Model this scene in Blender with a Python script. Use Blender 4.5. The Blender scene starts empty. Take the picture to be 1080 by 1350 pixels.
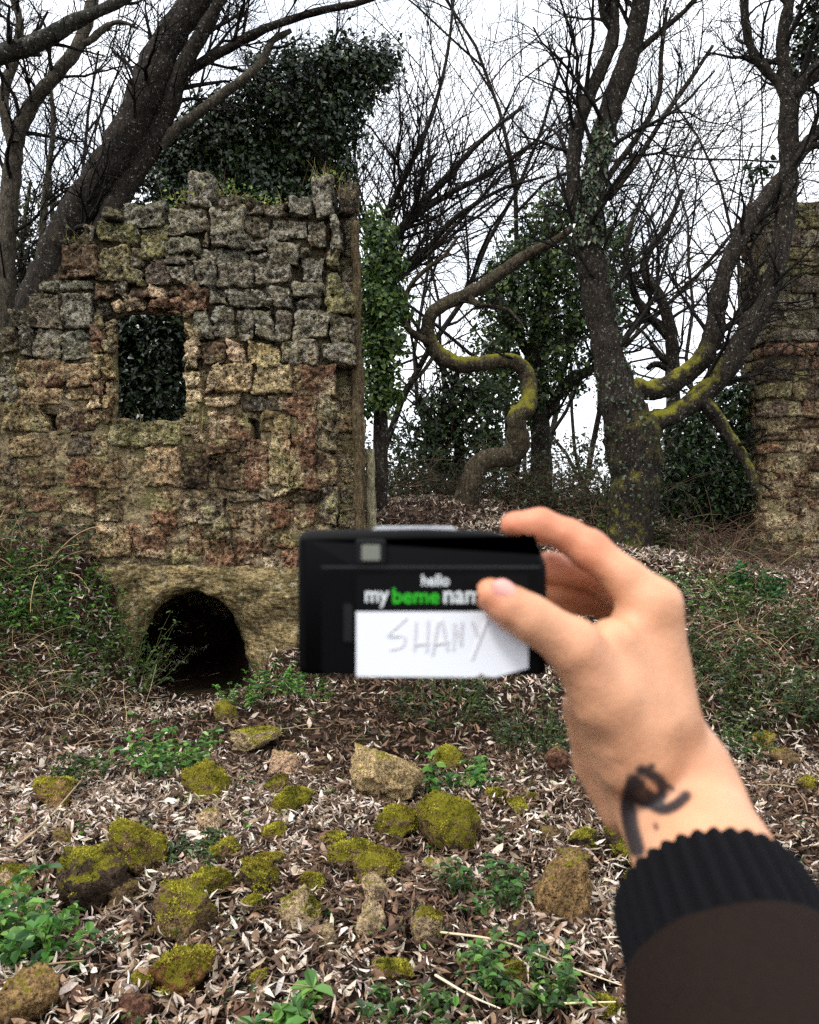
import bpy, math, random
import numpy as np
from mathutils import Vector, Matrix

random.seed(7)
RNG = np.random.default_rng(7)
SC = bpy.context.scene
COL = SC.collection

# ------------------------------------------------------------------ camera, world, sun, exposure
EYE = 1.6
FPX = 1060.0            # focal length in pixels of the 1080 px wide photograph
cam_data = bpy.data.cameras.new('camera')
cam = bpy.data.objects.new('camera', cam_data)
COL.objects.link(cam)
cam.location = (0, 0, EYE)
cam.rotation_euler = (math.radians(90), 0, 0)
cam_data.sensor_fit = 'HORIZONTAL'
cam_data.sensor_width = 36
cam_data.lens = 36 * FPX / 1080
cam_data.clip_start = 0.02
cam_data.clip_end = 600
cam_data.dof.use_dof = True
cam_data.dof.focus_distance = 7.0
cam_data.dof.aperture_fstop = 13.5
SC.camera = cam
SC.render.resolution_x, SC.render.resolution_y = 819, 1024

world = bpy.data.worlds.new('World')
SC.world = world
world.use_nodes = True
wt = world.node_tree
wt.nodes.clear()
w_out = wt.nodes.new('ShaderNodeOutputWorld')
w_bg = wt.nodes.new('ShaderNodeBackground')
w_sky = wt.nodes.new('ShaderNodeTexSky')
w_sky.sky_type = 'NISHITA'
w_sky.sun_disc = False
SUN_DIR = Vector((0.44, 0.44, -0.95)).normalized()        # the way the light travels
w_sky.sun_elevation = math.asin(-SUN_DIR.z)
w_sky.sun_rotation = math.atan2(-SUN_DIR.x, -SUN_DIR.y)
w_tc = wt.nodes.new('ShaderNodeTexCoord')
w_map = wt.nodes.new('ShaderNodeMapping')
w_map.inputs['Scale'].default_value = (1.0, 1.0, 2.6)
w_noise = wt.nodes.new('ShaderNodeTexNoise')
w_noise.inputs['Scale'].default_value = 3.2
w_noise.inputs['Detail'].default_value = 6
w_noise.inputs['Roughness'].default_value = 0.55
w_ramp = wt.nodes.new('ShaderNodeValToRGB')               # cloud layer: pale lilac grey to white
w_ramp.color_ramp.elements[0].position = 0.30
w_ramp.color_ramp.elements[0].color = (6.4, 6.9, 7.7, 1)
w_ramp.color_ramp.elements[1].position = 0.66
w_ramp.color_ramp.elements[1].color = (9.6, 9.8, 10.0, 1)
w_mix = wt.nodes.new('ShaderNodeMixRGB')
w_mix.inputs[0].default_value = 0.93
w_bg.inputs['Strength'].default_value = 0.115
L = wt.links.new
L(w_tc.outputs['Generated'], w_map.inputs['Vector'])
L(w_map.outputs[0], w_noise.inputs['Vector'])
L(w_noise.outputs['Fac'], w_ramp.inputs[0])
L(w_sky.outputs[0], w_mix.inputs[1])
L(w_ramp.outputs[0], w_mix.inputs[2])
L(w_mix.outputs[0], w_bg.inputs['Color'])
L(w_bg.outputs[0], w_out.inputs['Surface'])

sun_data = bpy.data.lights.new('sun', 'SUN')
sun_data.energy = 1.5
sun_data.angle = math.radians(10)
sun_data.color = (1.0, 0.965, 0.91)
sun = bpy.data.objects.new('sun', sun_data)
COL.objects.link(sun)
sun.rotation_euler = SUN_DIR.to_track_quat('-Z', 'Y').to_euler()

SC.view_settings.view_transform = 'Standard'
SC.view_settings.look = 'None'
SC.view_settings.gamma = 1
SC.view_settings.exposure = 0.9
SC.view_settings.use_curve_mapping = False
SC.render.engine = 'CYCLES'
SC.cycles.max_bounces = 6
SC.cycles.diffuse_bounces = 3
SC.cycles.glossy_bounces = 2
SC.cycles.transmission_bounces = 2
SC.cycles.use_denoising = False
SC.cycles.use_adaptive_sampling = True
SC.cycles.adaptive_threshold = 0.01

# ------------------------------------------------------------------ helpers
def S(r, g, b):
    f = lambda c: (c / 255 / 12.92) if c / 255 <= 0.04045 else ((c / 255 + 0.055) / 1.055) ** 2.4
    return (f(r), f(g), f(b))

def P(px, py, y):
    """a point at distance y seen at photograph pixel (px, py)"""
    return np.array([(px - 540) / FPX * y, y, EYE - (py - 675) / FPX * y])

def _hash(ix, iy, iz, seed):
    h = (ix.astype(np.uint32) * np.uint32(374761393) + iy.astype(np.uint32) * np.uint32(668265263)
         + iz.astype(np.uint32) * np.uint32(2147483647) + np.uint32((seed * 974711 + 12345) & 0xffffffff))
    h = (h ^ (h >> np.uint32(13))) * np.uint32(1274126177)
    h = h ^ (h >> np.uint32(16))
    return (h & np.uint32(0xffffff)).astype(np.float64) / float(0xffffff)

def vnoise(p, seed=0):
    p = np.asarray(p, float)
    i = np.floor(p).astype(np.int64)
    f = p - i
    f = f * f * (3 - 2 * f)
    i = i + 100000
    r = 0
    for dx in (0, 1):
        for dy in (0, 1):
            for dz in (0, 1):
                w = (f[:, 0] if dx else 1 - f[:, 0]) * (f[:, 1] if dy else 1 - f[:, 1]) * (f[:, 2] if dz else 1 - f[:, 2])
                r = r + w * _hash(i[:, 0] + dx, i[:, 1] + dy, i[:, 2] + dz, seed)
    return r * 2 - 1

def fbm(p, freq, octaves=4, gain=0.5, seed=0):
    p = np.asarray(p, float)
    a, r = 1.0, 0
    for o in range(octaves):
        r = r + a * vnoise(p * freq + 17.3 * o, seed + o)
        freq *= 2.03
        a *= gain
    return r

def mesh_data(name, V, faces, mat=None, smooth=True, col=None):
    """V (n,3); faces: one int array (m,k) or a list of them"""
    V = np.ascontiguousarray(V, dtype=np.float32)
    if not isinstance(faces, (list, tuple)):
        faces = [faces]
    faces = [np.asarray(f, dtype=np.int32) for f in faces if len(f)]
    me = bpy.data.meshes.new(name)
    me.vertices.add(len(V))
    me.vertices.foreach_set('co', V.ravel())
    idx = np.concatenate([f.ravel() for f in faces])
    tot = np.concatenate([np.full(len(f), f.shape[1], np.int32) for f in faces])
    start = np.concatenate([[0], np.cumsum(tot)[:-1]]).astype(np.int32)
    me.loops.add(len(idx))
    me.loops.foreach_set('vertex_index', idx)
    me.polygons.add(len(tot))
    me.polygons.foreach_set('loop_start', start)
    me.polygons.foreach_set('loop_total', tot)
    me.polygons.foreach_set('use_smooth', np.full(len(tot), smooth, dtype=bool))
    me.update(calc_edges=True)
    me.validate()
    if col is not None:
        a = me.color_attributes.new('Col', 'FLOAT_COLOR', 'POINT')
        c = np.ones((len(V), 4), np.float32)
        c[:, :3] = col
        a.data.foreach_set('color', c.ravel())
    if mat is not None:
        me.materials.append(mat)
    return me

def link(o, parent=None):
    COL.objects.link(o)
    if parent is not None:
        o.parent = parent
    return o

def tag(o, label=None, cat=None, group=None, kind=None):
    if label: o['label'] = label
    if cat: o['category'] = cat
    if group: o['group'] = group
    if kind: o['kind'] = kind
    return o

def wloc(o):
    v = np.zeros(3)
    while o is not None:
        v = v + np.array(o.location)
        o = o.parent
    return v

def mk(name, V, faces, mat, parent=None, smooth=True, col=None, origin=None, color=None):
    """one mesh object; V in world space"""
    V = np.asarray(V, float)
    base = wloc(parent) if parent is not None else np.zeros(3)
    org = base if origin is None else np.asarray(origin, float)
    o = bpy.data.objects.new(name, mesh_data(name, V - org, faces, mat, smooth, col))
    link(o, parent)
    o.location = tuple(org - base)
    if color is not None:
        o.color = color
    return o

def thing(name, label, cat, loc, group=None):
    o = bpy.data.objects.new(name, None)
    o.empty_display_size = 0.1
    link(o)
    o.location = tuple(loc)
    return tag(o, label, cat, group)

# ------------------------------------------------------------------ node materials
class NT:
    def __init__(self, name):
        self.m = bpy.data.materials.new(name)
        self.m.use_nodes = True
        self.t = self.m.node_tree
        self.t.nodes.clear()
        self.out = self.t.nodes.new('ShaderNodeOutputMaterial')
        self.b = self.t.nodes.new('ShaderNodeBsdfPrincipled')
        self.t.links.new(self.b.outputs[0], self.out.inputs[0])
    def set(self, node, sock, v):
        s = node.inputs[sock]
        if hasattr(v, 'links'):
            self.t.links.new(v, s)
        elif isinstance(v, (tuple, list)) and s.type == 'RGBA' and len(v) == 3:
            s.default_value = (*v, 1)
        else:
            s.default_value = v
    def bs(self, **kw):
        for k, v in kw.items():
            self.set(self.b, k.replace('_', ' '), v)
    def n(self, typ, **kw):
        nd = self.t.nodes.new(typ)
        for k, v in kw.items():
            if k.startswith('in_'):
                key = k[3:]
                self.set(nd, int(key) if key.isdigit() else key.replace('_', ' '), v)
            else:
                setattr(nd, k, v)
        return nd
    def pos(self):
        return self.n('ShaderNodeNewGeometry').outputs['Position']
    def noise(self, vec, scale, detail=5, rough=0.6, dist=0.0):
        return self.n('ShaderNodeTexNoise', in_Vector=vec, in_Scale=scale, in_Detail=detail, in_Roughness=rough, in_Distortion=dist).outputs['Fac']
    def vor(self, vec, scale, feature='F1'):
        return self.n('ShaderNodeTexVoronoi', feature=feature, in_Vector=vec, in_Scale=scale).outputs['Distance']
    def ramp(self, fac, lo, hi, a=0.0, b=1.0):
        nd = self.n('ShaderNodeMapRange', in_Value=fac)
        nd.inputs['From Min'].default_value = lo
        nd.inputs['From Max'].default_value = hi
        nd.inputs['To Min'].default_value = a
        nd.inputs['To Max'].default_value = b
        return nd.outputs[0]
    def mix(self, fac, a, b, mode='MIX'):
        nd = self.n('ShaderNodeMixRGB', blend_type=mode)
        self.set(nd, 0, fac); self.set(nd, 1, a); self.set(nd, 2, b)
        return nd.outputs[0]
    def math(self, op, a, b=0.0, clamp=False):
        nd = self.n('ShaderNodeMath', operation=op, use_clamp=clamp)
        self.set(nd, 0, a); self.set(nd, 1, b)
        return nd.outputs[0]
    def bump(self, h, strength=1.0, dist=0.01, normal=None):
        nd = self.n('ShaderNodeBump', in_Height=h, in_Strength=strength, in_Distance=dist)
        if normal is not None:
            self.t.links.new(normal, nd.inputs['Normal'])
        return nd.outputs[0]
    def upness(self):
        sep = self.n('ShaderNodeSeparateXYZ')
        self.t.links.new(self.n('ShaderNodeNewGeometry').outputs['Normal'], sep.inputs[0])
        return sep.outputs['Z']
    def attr(self):
        return self.n('ShaderNodeAttribute', attribute_name='Col').outputs['Color']

def simple(name, color, rough=0.6, spec=0.4, metallic=0.0):
    t = NT(name)
    t.bs(Base_Color=color, Roughness=rough, Metallic=metallic)
    t.b.inputs['Specular IOR Level'].default_value = spec
    return t.m

def wall_stain(t, p, c, lime=0.62):
    """dark damp patches and smeared lime that run over stones and joints alike"""
    a = t.ramp(t.noise(p, 2.3, 6, 0.68, 0.5), 0.44, 0.62)
    c = t.mix(t.math('MULTIPLY', a, 0.6), c, t.mix(1.0, c, (0.36, 0.33, 0.29), 'MULTIPLY'))
    q = t.n('ShaderNodeMapping', in_Vector=p, in_Location=(5.1, 2.2, 7.7)).outputs[0]
    b = t.ramp(t.noise(q, 4.2, 8, 0.72, 0.3), 0.50, 0.60)
    z = t.n('ShaderNodeSeparateXYZ', in_0=p).outputs['Z']
    b = t.math('MULTIPLY', b, t.ramp(z, 2.7, 3.3, lime, lime * 0.25))
    pale = t.mix(t.ramp(t.noise(p, 3.1, 3), 0.42, 0.58), S(150, 144, 96), S(196, 176, 142))
    return t.mix(b, c, pale)

def mat_tuff():
    t = NT('tuff_stone')
    p = t.pos()
    oi = t.n('ShaderNodeObjectInfo')
    big = t.noise(p, 6, 6, 0.7)
    # the bed itself varies in colour, not just from block to block
    bed = t.mix(t.ramp(t.noise(p, 1.5, 4, 0.6), 0.4, 0.6), S(92, 78, 62), S(148, 126, 94))
    z = t.n('ShaderNodeSeparateXYZ', in_0=p).outputs['Z']
    zz = t.math('ADD', z, t.ramp(t.noise(p, 1.8, 4), 0.3, 0.7, -0.35, 0.35))
    bed = t.mix(t.ramp(zz, 2.9, 3.3), bed, S(96, 90, 76))
    base = t.mix(0.25, oi.outputs['Color'], bed)
    fine = t.noise(p, 27, 8, 0.70)
    grit = t.noise(p, 95, 5, 0.75)
    pores = t.vor(t.n('ShaderNodeMapping', in_Vector=p, in_Scale=(1, 1, 1.3)).outputs[0], 28)
    c = t.mix(1.0, base, t.ramp(big, 0.32, 0.70, 0.45, 1.6), 'MULTIPLY')
    c = wall_stain(t, p, c)
    c = t.mix(1.0, c, t.ramp(fine, 0.38, 0.62, 0.10, 3.3), 'MULTIPLY')
    c = t.mix(1.0, c, t.ramp(grit, 0.38, 0.62, 0.5, 1.6), 'MULTIPLY')
    lic = t.noise(p, 22, 9, 0.74, 0.3)
    lim = t.math('SUBTRACT', 0.665, t.math('MULTIPLY', oi.outputs['Alpha'], 0.145))
    lf = t.math('MULTIPLY', t.math('SUBTRACT', lic, lim), 24, True)
    lf = t.math('MULTIPLY', lf, 0.9)
    c = t.mix(lf, c, t.mix(t.noise(p, 8), S(180, 175, 156), S(226, 222, 206)))
    pf = t.ramp(pores, 0.12, 0.30, 0.95, 0.0)
    pf = t.math('MULTIPLY', pf, t.ramp(t.noise(p, 10, 3), 0.44, 0.56))
    c = t.mix(pf, c, S(16, 13, 10))
    up = t.math('MULTIPLY', t.ramp(t.upness(), 0.25, 0.85), t.ramp(t.noise(p, 9, 5), 0.42, 0.62), True)
    c = t.mix(t.math('MULTIPLY', up, 0.8), c, S(78, 80, 34))
    h = t.math('ADD', t.math('MULTIPLY', fine, 1.3), t.math('MULTIPLY', pf, -0.8))
    h = t.math('ADD', h, t.math('MULTIPLY', grit, 0.35))
    h = t.math('ADD', h, t.math('MULTIPLY', big, 1.0))
    t.bs(Base_Color=c, Roughness=0.95, Normal=t.bump(h, 1.0, 0.07))
    t.b.inputs['Specular IOR Level'].default_value = 0.12
    return t.m

def mat_mortar():
    t = NT('lime_mortar')
    p = t.pos()
    sep = t.n('ShaderNodeSeparateXYZ', in_0=p)
    z = t.math('ADD', sep.outputs['Z'], t.ramp(t.noise(p, 1.6, 4), 0.3, 0.7, -0.5, 0.5))
    fine = t.noise(p, 28, 8, 0.70)
    lum = t.noise(p, 9, 6, 0.7)
    old = t.mix(lum, S(44, 36, 28), S(96, 88, 70))           # weathered joint, dirt and roots
    lime = t.mix(lum, S(104, 84, 58), S(186, 168, 132))      # lime mortar lower down
    c = t.mix(t.ramp(z, 2.5, 3.2), lime, old)
    c = t.mix(1.0, c, t.ramp(fine, 0.38, 0.62, 0.15, 2.5), 'MULTIPLY')
    red = t.ramp(t.noise(p, 4.2, 4), 0.52, 0.66)
    c = t.mix(t.math('MULTIPLY', red, 0.6), c, t.mix(1.0, S(112, 84, 62), t.ramp(fine, 0.35, 0.65, 0.2, 1.8), 'MULTIPLY'))
    c = wall_stain(t, p, c, 0.85)
    t.bs(Base_Color=c, Roughness=0.95, Normal=t.bump(t.math('ADD', fine, t.math('MULTIPLY', lum, 1.6)), 1.0, 0.07))
    t.b.inputs['Specular IOR Level'].default_value = 0.1
    return t.m

def mat_bedrock():
    t = NT('tuff_bedrock')
    p = t.pos()
    fine = t.noise(p, 30, 8, 0.70)
    lay = t.noise(t.n('ShaderNodeMapping', in_Vector=p, in_Scale=(1, 1, 4.5)).outputs[0], 8, 8, 0.7)
    c = t.mix(t.ramp(lay, 0.38, 0.62), S(92, 74, 48), S(186, 164, 118))
    c = t.mix(1.0, c, t.ramp(fine, 0.36, 0.64, 0.3, 2.1), 'MULTIPLY')
    gr = t.ramp(t.noise(p, 2.6, 6, 0.7), 0.46, 0.60)
    c = t.mix(t.math('MULTIPLY', gr, 0.75), c, t.mix(1.0, S(84, 76, 46), t.ramp(fine, 0.36, 0.64, 0.3, 1.7), 'MULTIPLY'))
    pale = t.ramp(t.noise(p, 14, 8, 0.72), 0.56, 0.62)
    c = t.mix(t.math('MULTIPLY', pale, 0.8), c, S(204, 192, 160))
    t.bs(Base_Color=c, Roughness=0.95, Normal=t.bump(t.math('ADD', fine, t.math('MULTIPLY', lay, 1.5)), 1.0, 0.06))
    t.b.inputs['Specular IOR Level'].default_value = 0.1
    return t.m

def mat_bark(name, dark, light, lichen, moss=0.0, scale=1.0):
    t = NT(name)
    p = t.pos()
    st = t.n('ShaderNodeMapping', in_Vector=p, in_Scale=(1, 1, 0.28)).outputs[0]
    fib = t.noise(st, 42 * scale, 7, 0.7, 0.6)
    mid = t.noise(p, 7 * scale, 5, 0.6)
    c = t.mix(t.ramp(fib, 0.35, 0.68), dark, light)
    c = t.mix(1.0, c, t.ramp(mid, 0.3, 0.7, 0.55, 1.3), 'MULTIPLY')
    sp = t.ramp(t.noise(p, 30 * scale, 5, 0.78), 0.60, 0.64)
    c = t.mix(t.math('MULTIPLY', sp, lichen), c, S(172, 172, 160))
    if moss:
        m = t.math('MULTIPLY', t.ramp(t.math('ADD', t.upness(), t.ramp(t.noise(p, 9, 5, 0.7), 0.3, 0.7, -0.5, 0.5)), 0.0, 0.6), t.ramp(t.noise(p, 5, 4), 0.32, 0.46), True)
        m = t.math('MULTIPLY', t.math('MULTIPLY', m, moss), t.n('ShaderNodeSeparateXYZ', in_0=t.attr()).outputs[0], True)
        c = t.mix(m, c, t.mix(t.noise(p, 60, 3), S(70, 72, 18), S(160, 152, 52)))
    t.bs(Base_Color=c, Roughness=0.9, Normal=t.bump(t.math('ADD', fib, mid), 1.0, 0.04))
    t.b.inputs['Specular IOR Level'].default_value = 0.15
    return t.m

def mat_leafcol(name, rough=0.55, spec=0.35, bump=0.0, thin=0.0):
    t = NT(name)
    p = t.pos()
    c = t.attr()
    if bump:
        c = t.mix(1.0, c, t.ramp(t.noise(p, 160, 4, 0.7), 0.3, 0.7, 0.65, 1.35), 'MULTIPLY')
    t.bs(Base_Color=c, Roughness=rough)
    t.b.inputs['Specular IOR Level'].default_value = spec
    if thin:
        tr = t.n('ShaderNodeBsdfTranslucent', in_Color=c)
        mx = t.n('ShaderNodeMixShader', in_0=thin)
        t.t.links.new(t.b.outputs[0], mx.inputs[1])
        t.t.links.new(tr.outputs[0], mx.inputs[2])
        t.t.links.new(mx.outputs[0], t.out.inputs[0])
    return t.m

def mat_soil():
    t = NT('woodland_soil')
    p = t.pos()
    a = t.noise(p, 26, 8, 0.75)
    b = t.noise(p, 1.7, 4)
    c = t.mix(t.ramp(a, 0.35, 0.68), S(18, 13, 10), S(62, 47, 36))
    c = t.mix(t.ramp(b, 0.55, 0.7, 0, 0.5), c, S(52, 54, 26))
    t.bs(Base_Color=c, Roughness=1.0, Normal=t.bump(a, 1.0, 0.03))
    t.b.inputs['Specular IOR Level'].default_value = 0.05
    return t.m

def mat_stone():
    t = NT('field_stone')
    p = t.pos()
    oi = t.n('ShaderNodeObjectInfo')
    fine = t.noise(p, 60, 8, 0.78)
    big = t.noise(p, 14, 4)
    hol = t.vor(p, 62)
    c = t.mix(1.0, oi.outputs['Color'], t.ramp(fine, 0.38, 0.62, 0.2, 2.1), 'MULTIPLY')
    c = t.mix(1.0, c, t.ramp(big, 0.3, 0.7, 0.6, 1.3), 'MULTIPLY')
    hf = t.math('MULTIPLY', t.ramp(hol, 0.12, 0.3, 0.8, 0), t.ramp(big, 0.4, 0.55))
    c = t.mix(hf, c, S(36, 26, 18))
    lim = t.math('SUBTRACT', 1.15, t.math('MULTIPLY', oi.outputs['Alpha'], 1.35))
    m = t.math('MULTIPLY', t.math('SUBTRACT', t.math('ADD', t.upness(), t.ramp(t.noise(p, 18, 8, 0.75), 0.3, 0.7, -0.9, 0.9)), lim), 4, True)
    mossc = t.mix(t.noise(p, 120, 4, 0.7), S(58, 58, 16), S(168, 158, 52))
    c = t.mix(m, c, mossc)
    h = t.math('ADD', fine, t.math('MULTIPLY', hf, -0.9))
    t.bs(Base_Color=c, Roughness=0.95, Normal=t.bump(h, 1.0, 0.025))
    t.b.inputs['Specular IOR Level'].default_value = 0.1
    return t.m

def mat_skin():
    t = NT('skin')
    p = t.pos()
    n1 = t.noise(p, 60, 3)
    n2 = t.noise(p, 420, 3)
    c = t.mix(1.0, t.attr(), t.ramp(n1, 0.3, 0.7, 0.90, 1.10), 'MULTIPLY')
    t.bs(Base_Color=c, Roughness=0.48, Normal=t.bump(n2, 0.35, 0.0012))
    t.b.inputs['Subsurface Weight'].default_value = 0.12
    t.b.inputs['Subsurface Radius'].default_value = (0.006, 0.003, 0.002)
    t.b.inputs['Subsurface Scale'].default_value = 1.0
    t.b.inputs['Specular IOR Level'].default_value = 0.4
    return t.m

def mat_knit(name, a, b, scale):
    t = NT(name)
    p = t.pos()
    n = t.noise(p, scale, 5, 0.75)
    t.bs(Base_Color=t.mix(n, a, b), Roughness=0.95, Normal=t.bump(n, 0.8, 0.002))
    t.b.inputs['Specular IOR Level'].default_value = 0.1
    t.b.inputs['Sheen Weight'].default_value = 0.0
    return t.m

M_TUFF, M_MORTAR, M_BEDROCK, M_SOIL, M_STONE, M_SKIN = mat_tuff(), mat_mortar(), mat_bedrock(), mat_soil(), mat_stone(), mat_skin()
M_BARK_DARK = mat_bark('dark_bark', S(16, 14, 12), S(66, 57, 48), 0.8)
M_BARK_MOSS = mat_bark('mossy_bark', S(16, 14, 12), S(70, 61, 52), 0.85, moss=0.95)
M_BARK_SNAKE = mat_bark('snaking_bark', S(34, 29, 23), S(104, 92, 72), 0.8, moss=1.0)
M_BARK_PALE = mat_bark('pale_bark', S(44, 39, 32), S(104, 95, 80), 0.7)
M_BARK_LICHEN = mat_bark('lichen_bark', S(20, 19, 17), S(84, 82, 72), 1.0)
M_TWIG = mat_bark('twig_bark', S(18, 16, 14), S(50, 44, 39), 0.3)
M_FARTWIG = mat_bark('far_twig_bark', S(26, 24, 22), S(66, 59, 53), 0.3)
M_LEAF = mat_leafcol('green_leaf', 0.42, 0.5, thin=0.3)
M_IVY = mat_leafcol('ivy_leaf', 0.30, 0.6, thin=0.08)
M_LITTER = mat_leafcol('dry_leaf', 0.7, 0.3, bump=1.0, thin=0.1)
M_MOSS = mat_leafcol('moss_frond', 0.8, 0.1)
M_STALK = mat_leafcol('dry_stalk', 0.8, 0.2)

# ------------------------------------------------------------------ terrain
CP = []
def cp(px, py, y): CP.append(P(px, py, y))
def cz(x, y, z): CP.append(np.array([x, y, z], float))
for x in (-5, -2.5, 0, 2.5, 5):
    cz(x, -2, 0.0); cz(x, 0.5, 0.0); cz(x, 2.2, 0.0)
for x in (-3, -1.5, 0, 1.2, 2.4): cz(x, 4.0, 0.0)
cp(540, 1000, 5.2); cp(300, 1000, 5.3); cp(150, 1010, 5.0)
cp(250, 932, 7.1); cp(250, 934, 6.6); cp(310, 930, 7.0); cp(205, 930, 6.95)
cp(40, 985, 5.4); cp(30, 950, 5.9); cp(60, 860, 6.6); cp(60, 750, 7.15); cp(0, 735, 7.2); cp(140, 905, 6.75); cp(165, 850, 7.1); cp(130, 780, 7.2)
cz(-5.5, 6.0, 0.9); cz(-6, 7.5, 1.3); cz(-6, 4.5, 0.25)
cp(352, 885, 7.2); cp(395, 858, 7.3); cp(480, 790, 7.5); cp(490, 702, 8.0); cp(430, 900, 6.6)
cp(618, 664, 9.8); cp(560, 684, 8.9); cp(690, 690, 9.2); cp(600, 940, 5.9); cp(600, 895, 6.4)
cp(740, 900, 6.2); cp(830, 722, 9.0); cp(920, 960, 5.8); cp(1000, 1000, 5.4); cp(1075, 1000, 5.4)
cp(930, 850, 6.8); cp(1050, 850, 7.0); cp(960, 762, 8.2); cp(1060, 775, 8.6); cp(1000, 745, 10.0); cp(1060, 745, 10.4); cp(900, 715, 9.6)
for x in (-9, -4, -2, 0, 3, 6, 10): cz(x, 12.5, 1.75 if abs(x) < 4 else 1.5)
cz(-3, 9, 1.25); cz(-1.5, 9.5, 1.45); cz(5.2, 6.5, 0.5); cz(7, 9, 1.0)
for x in (-40, -15, 0, 15, 40): cz(x, 20, 1.9); cz(x, 45, 2.2)
for x in (-150, 0, 150): cz(x, 160, 3.0); cz(x, -100, 0.0)
cz(-40, 0, 0.5); cz(40, 0, 0.5)
CP = np.array(CP)
_n = len(CP)
_d = np.linalg.norm(CP[:, None, :2] - CP[None, :, :2], axis=2)
_A = np.zeros((_n + 3, _n + 3))
_A[:_n, :_n] = np.sqrt(_d ** 2 + 0.12) + np.eye(_n) * -0.02
_A[:_n, _n] = 1; _A[:_n, _n + 1:] = CP[:, :2]
_A[_n:, :_n] = _A[:_n, _n:].T
_w = np.linalg.solve(_A, np.concatenate([CP[:, 2], np.zeros(3)]))

def terrain_raw(x, y):
    x = np.atleast_1d(np.asarray(x, float)); y = np.atleast_1d(np.asarray(y, float))
    out = np.empty(x.shape)
    for s in range(0, len(x), 20000):
        xs, ys = x[s:s + 20000], y[s:s + 20000]
        d = np.sqrt((xs[:, None] - CP[None, :, 0]) ** 2 + (ys[:, None] - CP[None, :, 1]) ** 2 + 0.12)
        out[s:s + 20000] = d @ _w[:_n] + _w[_n] + _w[_n + 1] * xs + _w[_n + 2] * ys
    q = np.stack([x, y, np.zeros_like(x)], 1)
    out += fbm(q, 1.3, 3, 0.5, 5) * 0.05 + fbm(q, 4.5, 3, 0.5, 9) * 0.035
    # the cutting of the tunnel
    m = np.clip((0.70 - np.abs(x + 2.02 + 0.29 * (y - 7.45))) / 0.18, 0, 1) * np.clip((y - 7.05) / 0.25, 0, 1) * np.clip((10.2 - y) / 0.2, 0, 1)
    return out * (1 - m) + np.minimum(out, -0.12) * m

gx = np.concatenate([-np.geomspace(7.2, 150, 26)[::-1], np.arange(-7.0, 7.01, 0.075), np.geomspace(7.2, 150, 26)])
gy = np.concatenate([-np.geomspace(1.5, 80, 12)[::-1], np.arange(-1.2, 0.9, 0.3), np.arange(0.9, 12.01, 0.075), np.geomspace(12.2, 170, 34)])
GX, GY = np.meshgrid(gx, gy)
GZ = terrain_raw(GX.ravel(), GY.ravel()).reshape(GX.shape)

def terrain(x, y):
    x = np.asarray(x, float); y = np.asarray(y, float)
    i = np.clip(np.searchsorted(gx, x) - 1, 0, len(gx) - 2)
    j = np.clip(np.searchsorted(gy, y) - 1, 0, len(gy) - 2)
    fx = (x - gx[i]) / (gx[i + 1] - gx[i]); fy = (y - gy[j]) / (gy[j + 1] - gy[j])
    return GZ[j, i] * (1 - fx) * (1 - fy) + GZ[j, i + 1] * fx * (1 - fy) + GZ[j + 1, i] * (1 - fx) * fy + GZ[j + 1, i + 1] * fx * fy

def ground_hit(px, py, y0=1.6, y1=30):
    ys = np.arange(y0, y1, 0.02)
    xs = (px - 540) / FPX * ys
    zs = EYE - (py - 675) / FPX * ys
    k = np.nonzero(zs < terrain(xs, ys))[0]
    y = ys[k[0]] if len(k) else y1
    return np.array([(px - 540) / FPX * y, y, float(terrain((px - 540) / FPX * y, y))])

nxg, nyg = len(gx), len(gy)
gi = (np.arange(nyg - 1)[:, None] * nxg + np.arange(nxg - 1)[None, :]).ravel()
ground = mk('ground', np.stack([GX.ravel(), GY.ravel(), GZ.ravel()], 1), np.stack([gi, gi + 1, gi + 1 + nxg, gi + nxg], 1), M_SOIL)
tag(ground, kind='structure', label='dark woodland soil rising in a bank towards the ruins')

# ------------------------------------------------------------------ masonry
_lat = {}
def box_lattice(nx, ny, nz):
    key = (nx, ny, nz)
    if key in _lat: return _lat[key]
    ids, pts, quads = {}, [], []
    def vid(i, j, k):
        q = (i, j, k)
        if q not in ids:
            ids[q] = len(pts)
            pts.append((2 * i / nx - 1, 2 * j / ny - 1, 2 * k / nz - 1))
        return ids[q]
    for i in range(nx):
        for k in range(nz):
            quads.append((vid(i, 0, k), vid(i + 1, 0, k), vid(i + 1, 0, k + 1), vid(i, 0, k + 1)))
            quads.append((vid(i, ny, k), vid(i, ny, k + 1), vid(i + 1, ny, k + 1), vid(i + 1, ny, k)))
    for j in range(ny):
        for k in range(nz):
            quads.append((vid(0, j, k), vid(0, j, k + 1), vid(0, j + 1, k + 1), vid(0, j + 1, k)))
            quads.append((vid(nx, j, k), vid(nx, j + 1, k), vid(nx, j + 1, k + 1), vid(nx, j, k + 1)))
    for i in range(nx):
        for j in range(ny):
            quads.append((vid(i, j, 0), vid(i, j + 1, 0), vid(i + 1, j + 1, 0), vid(i + 1, j, 0)))
            quads.append((vid(i, j, nz), vid(i + 1, j, nz), vid(i + 1, j + 1, nz), vid(i, j + 1, nz)))
    _lat[key] = (np.array(pts), np.array(quads))
    return _lat[key]

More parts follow.
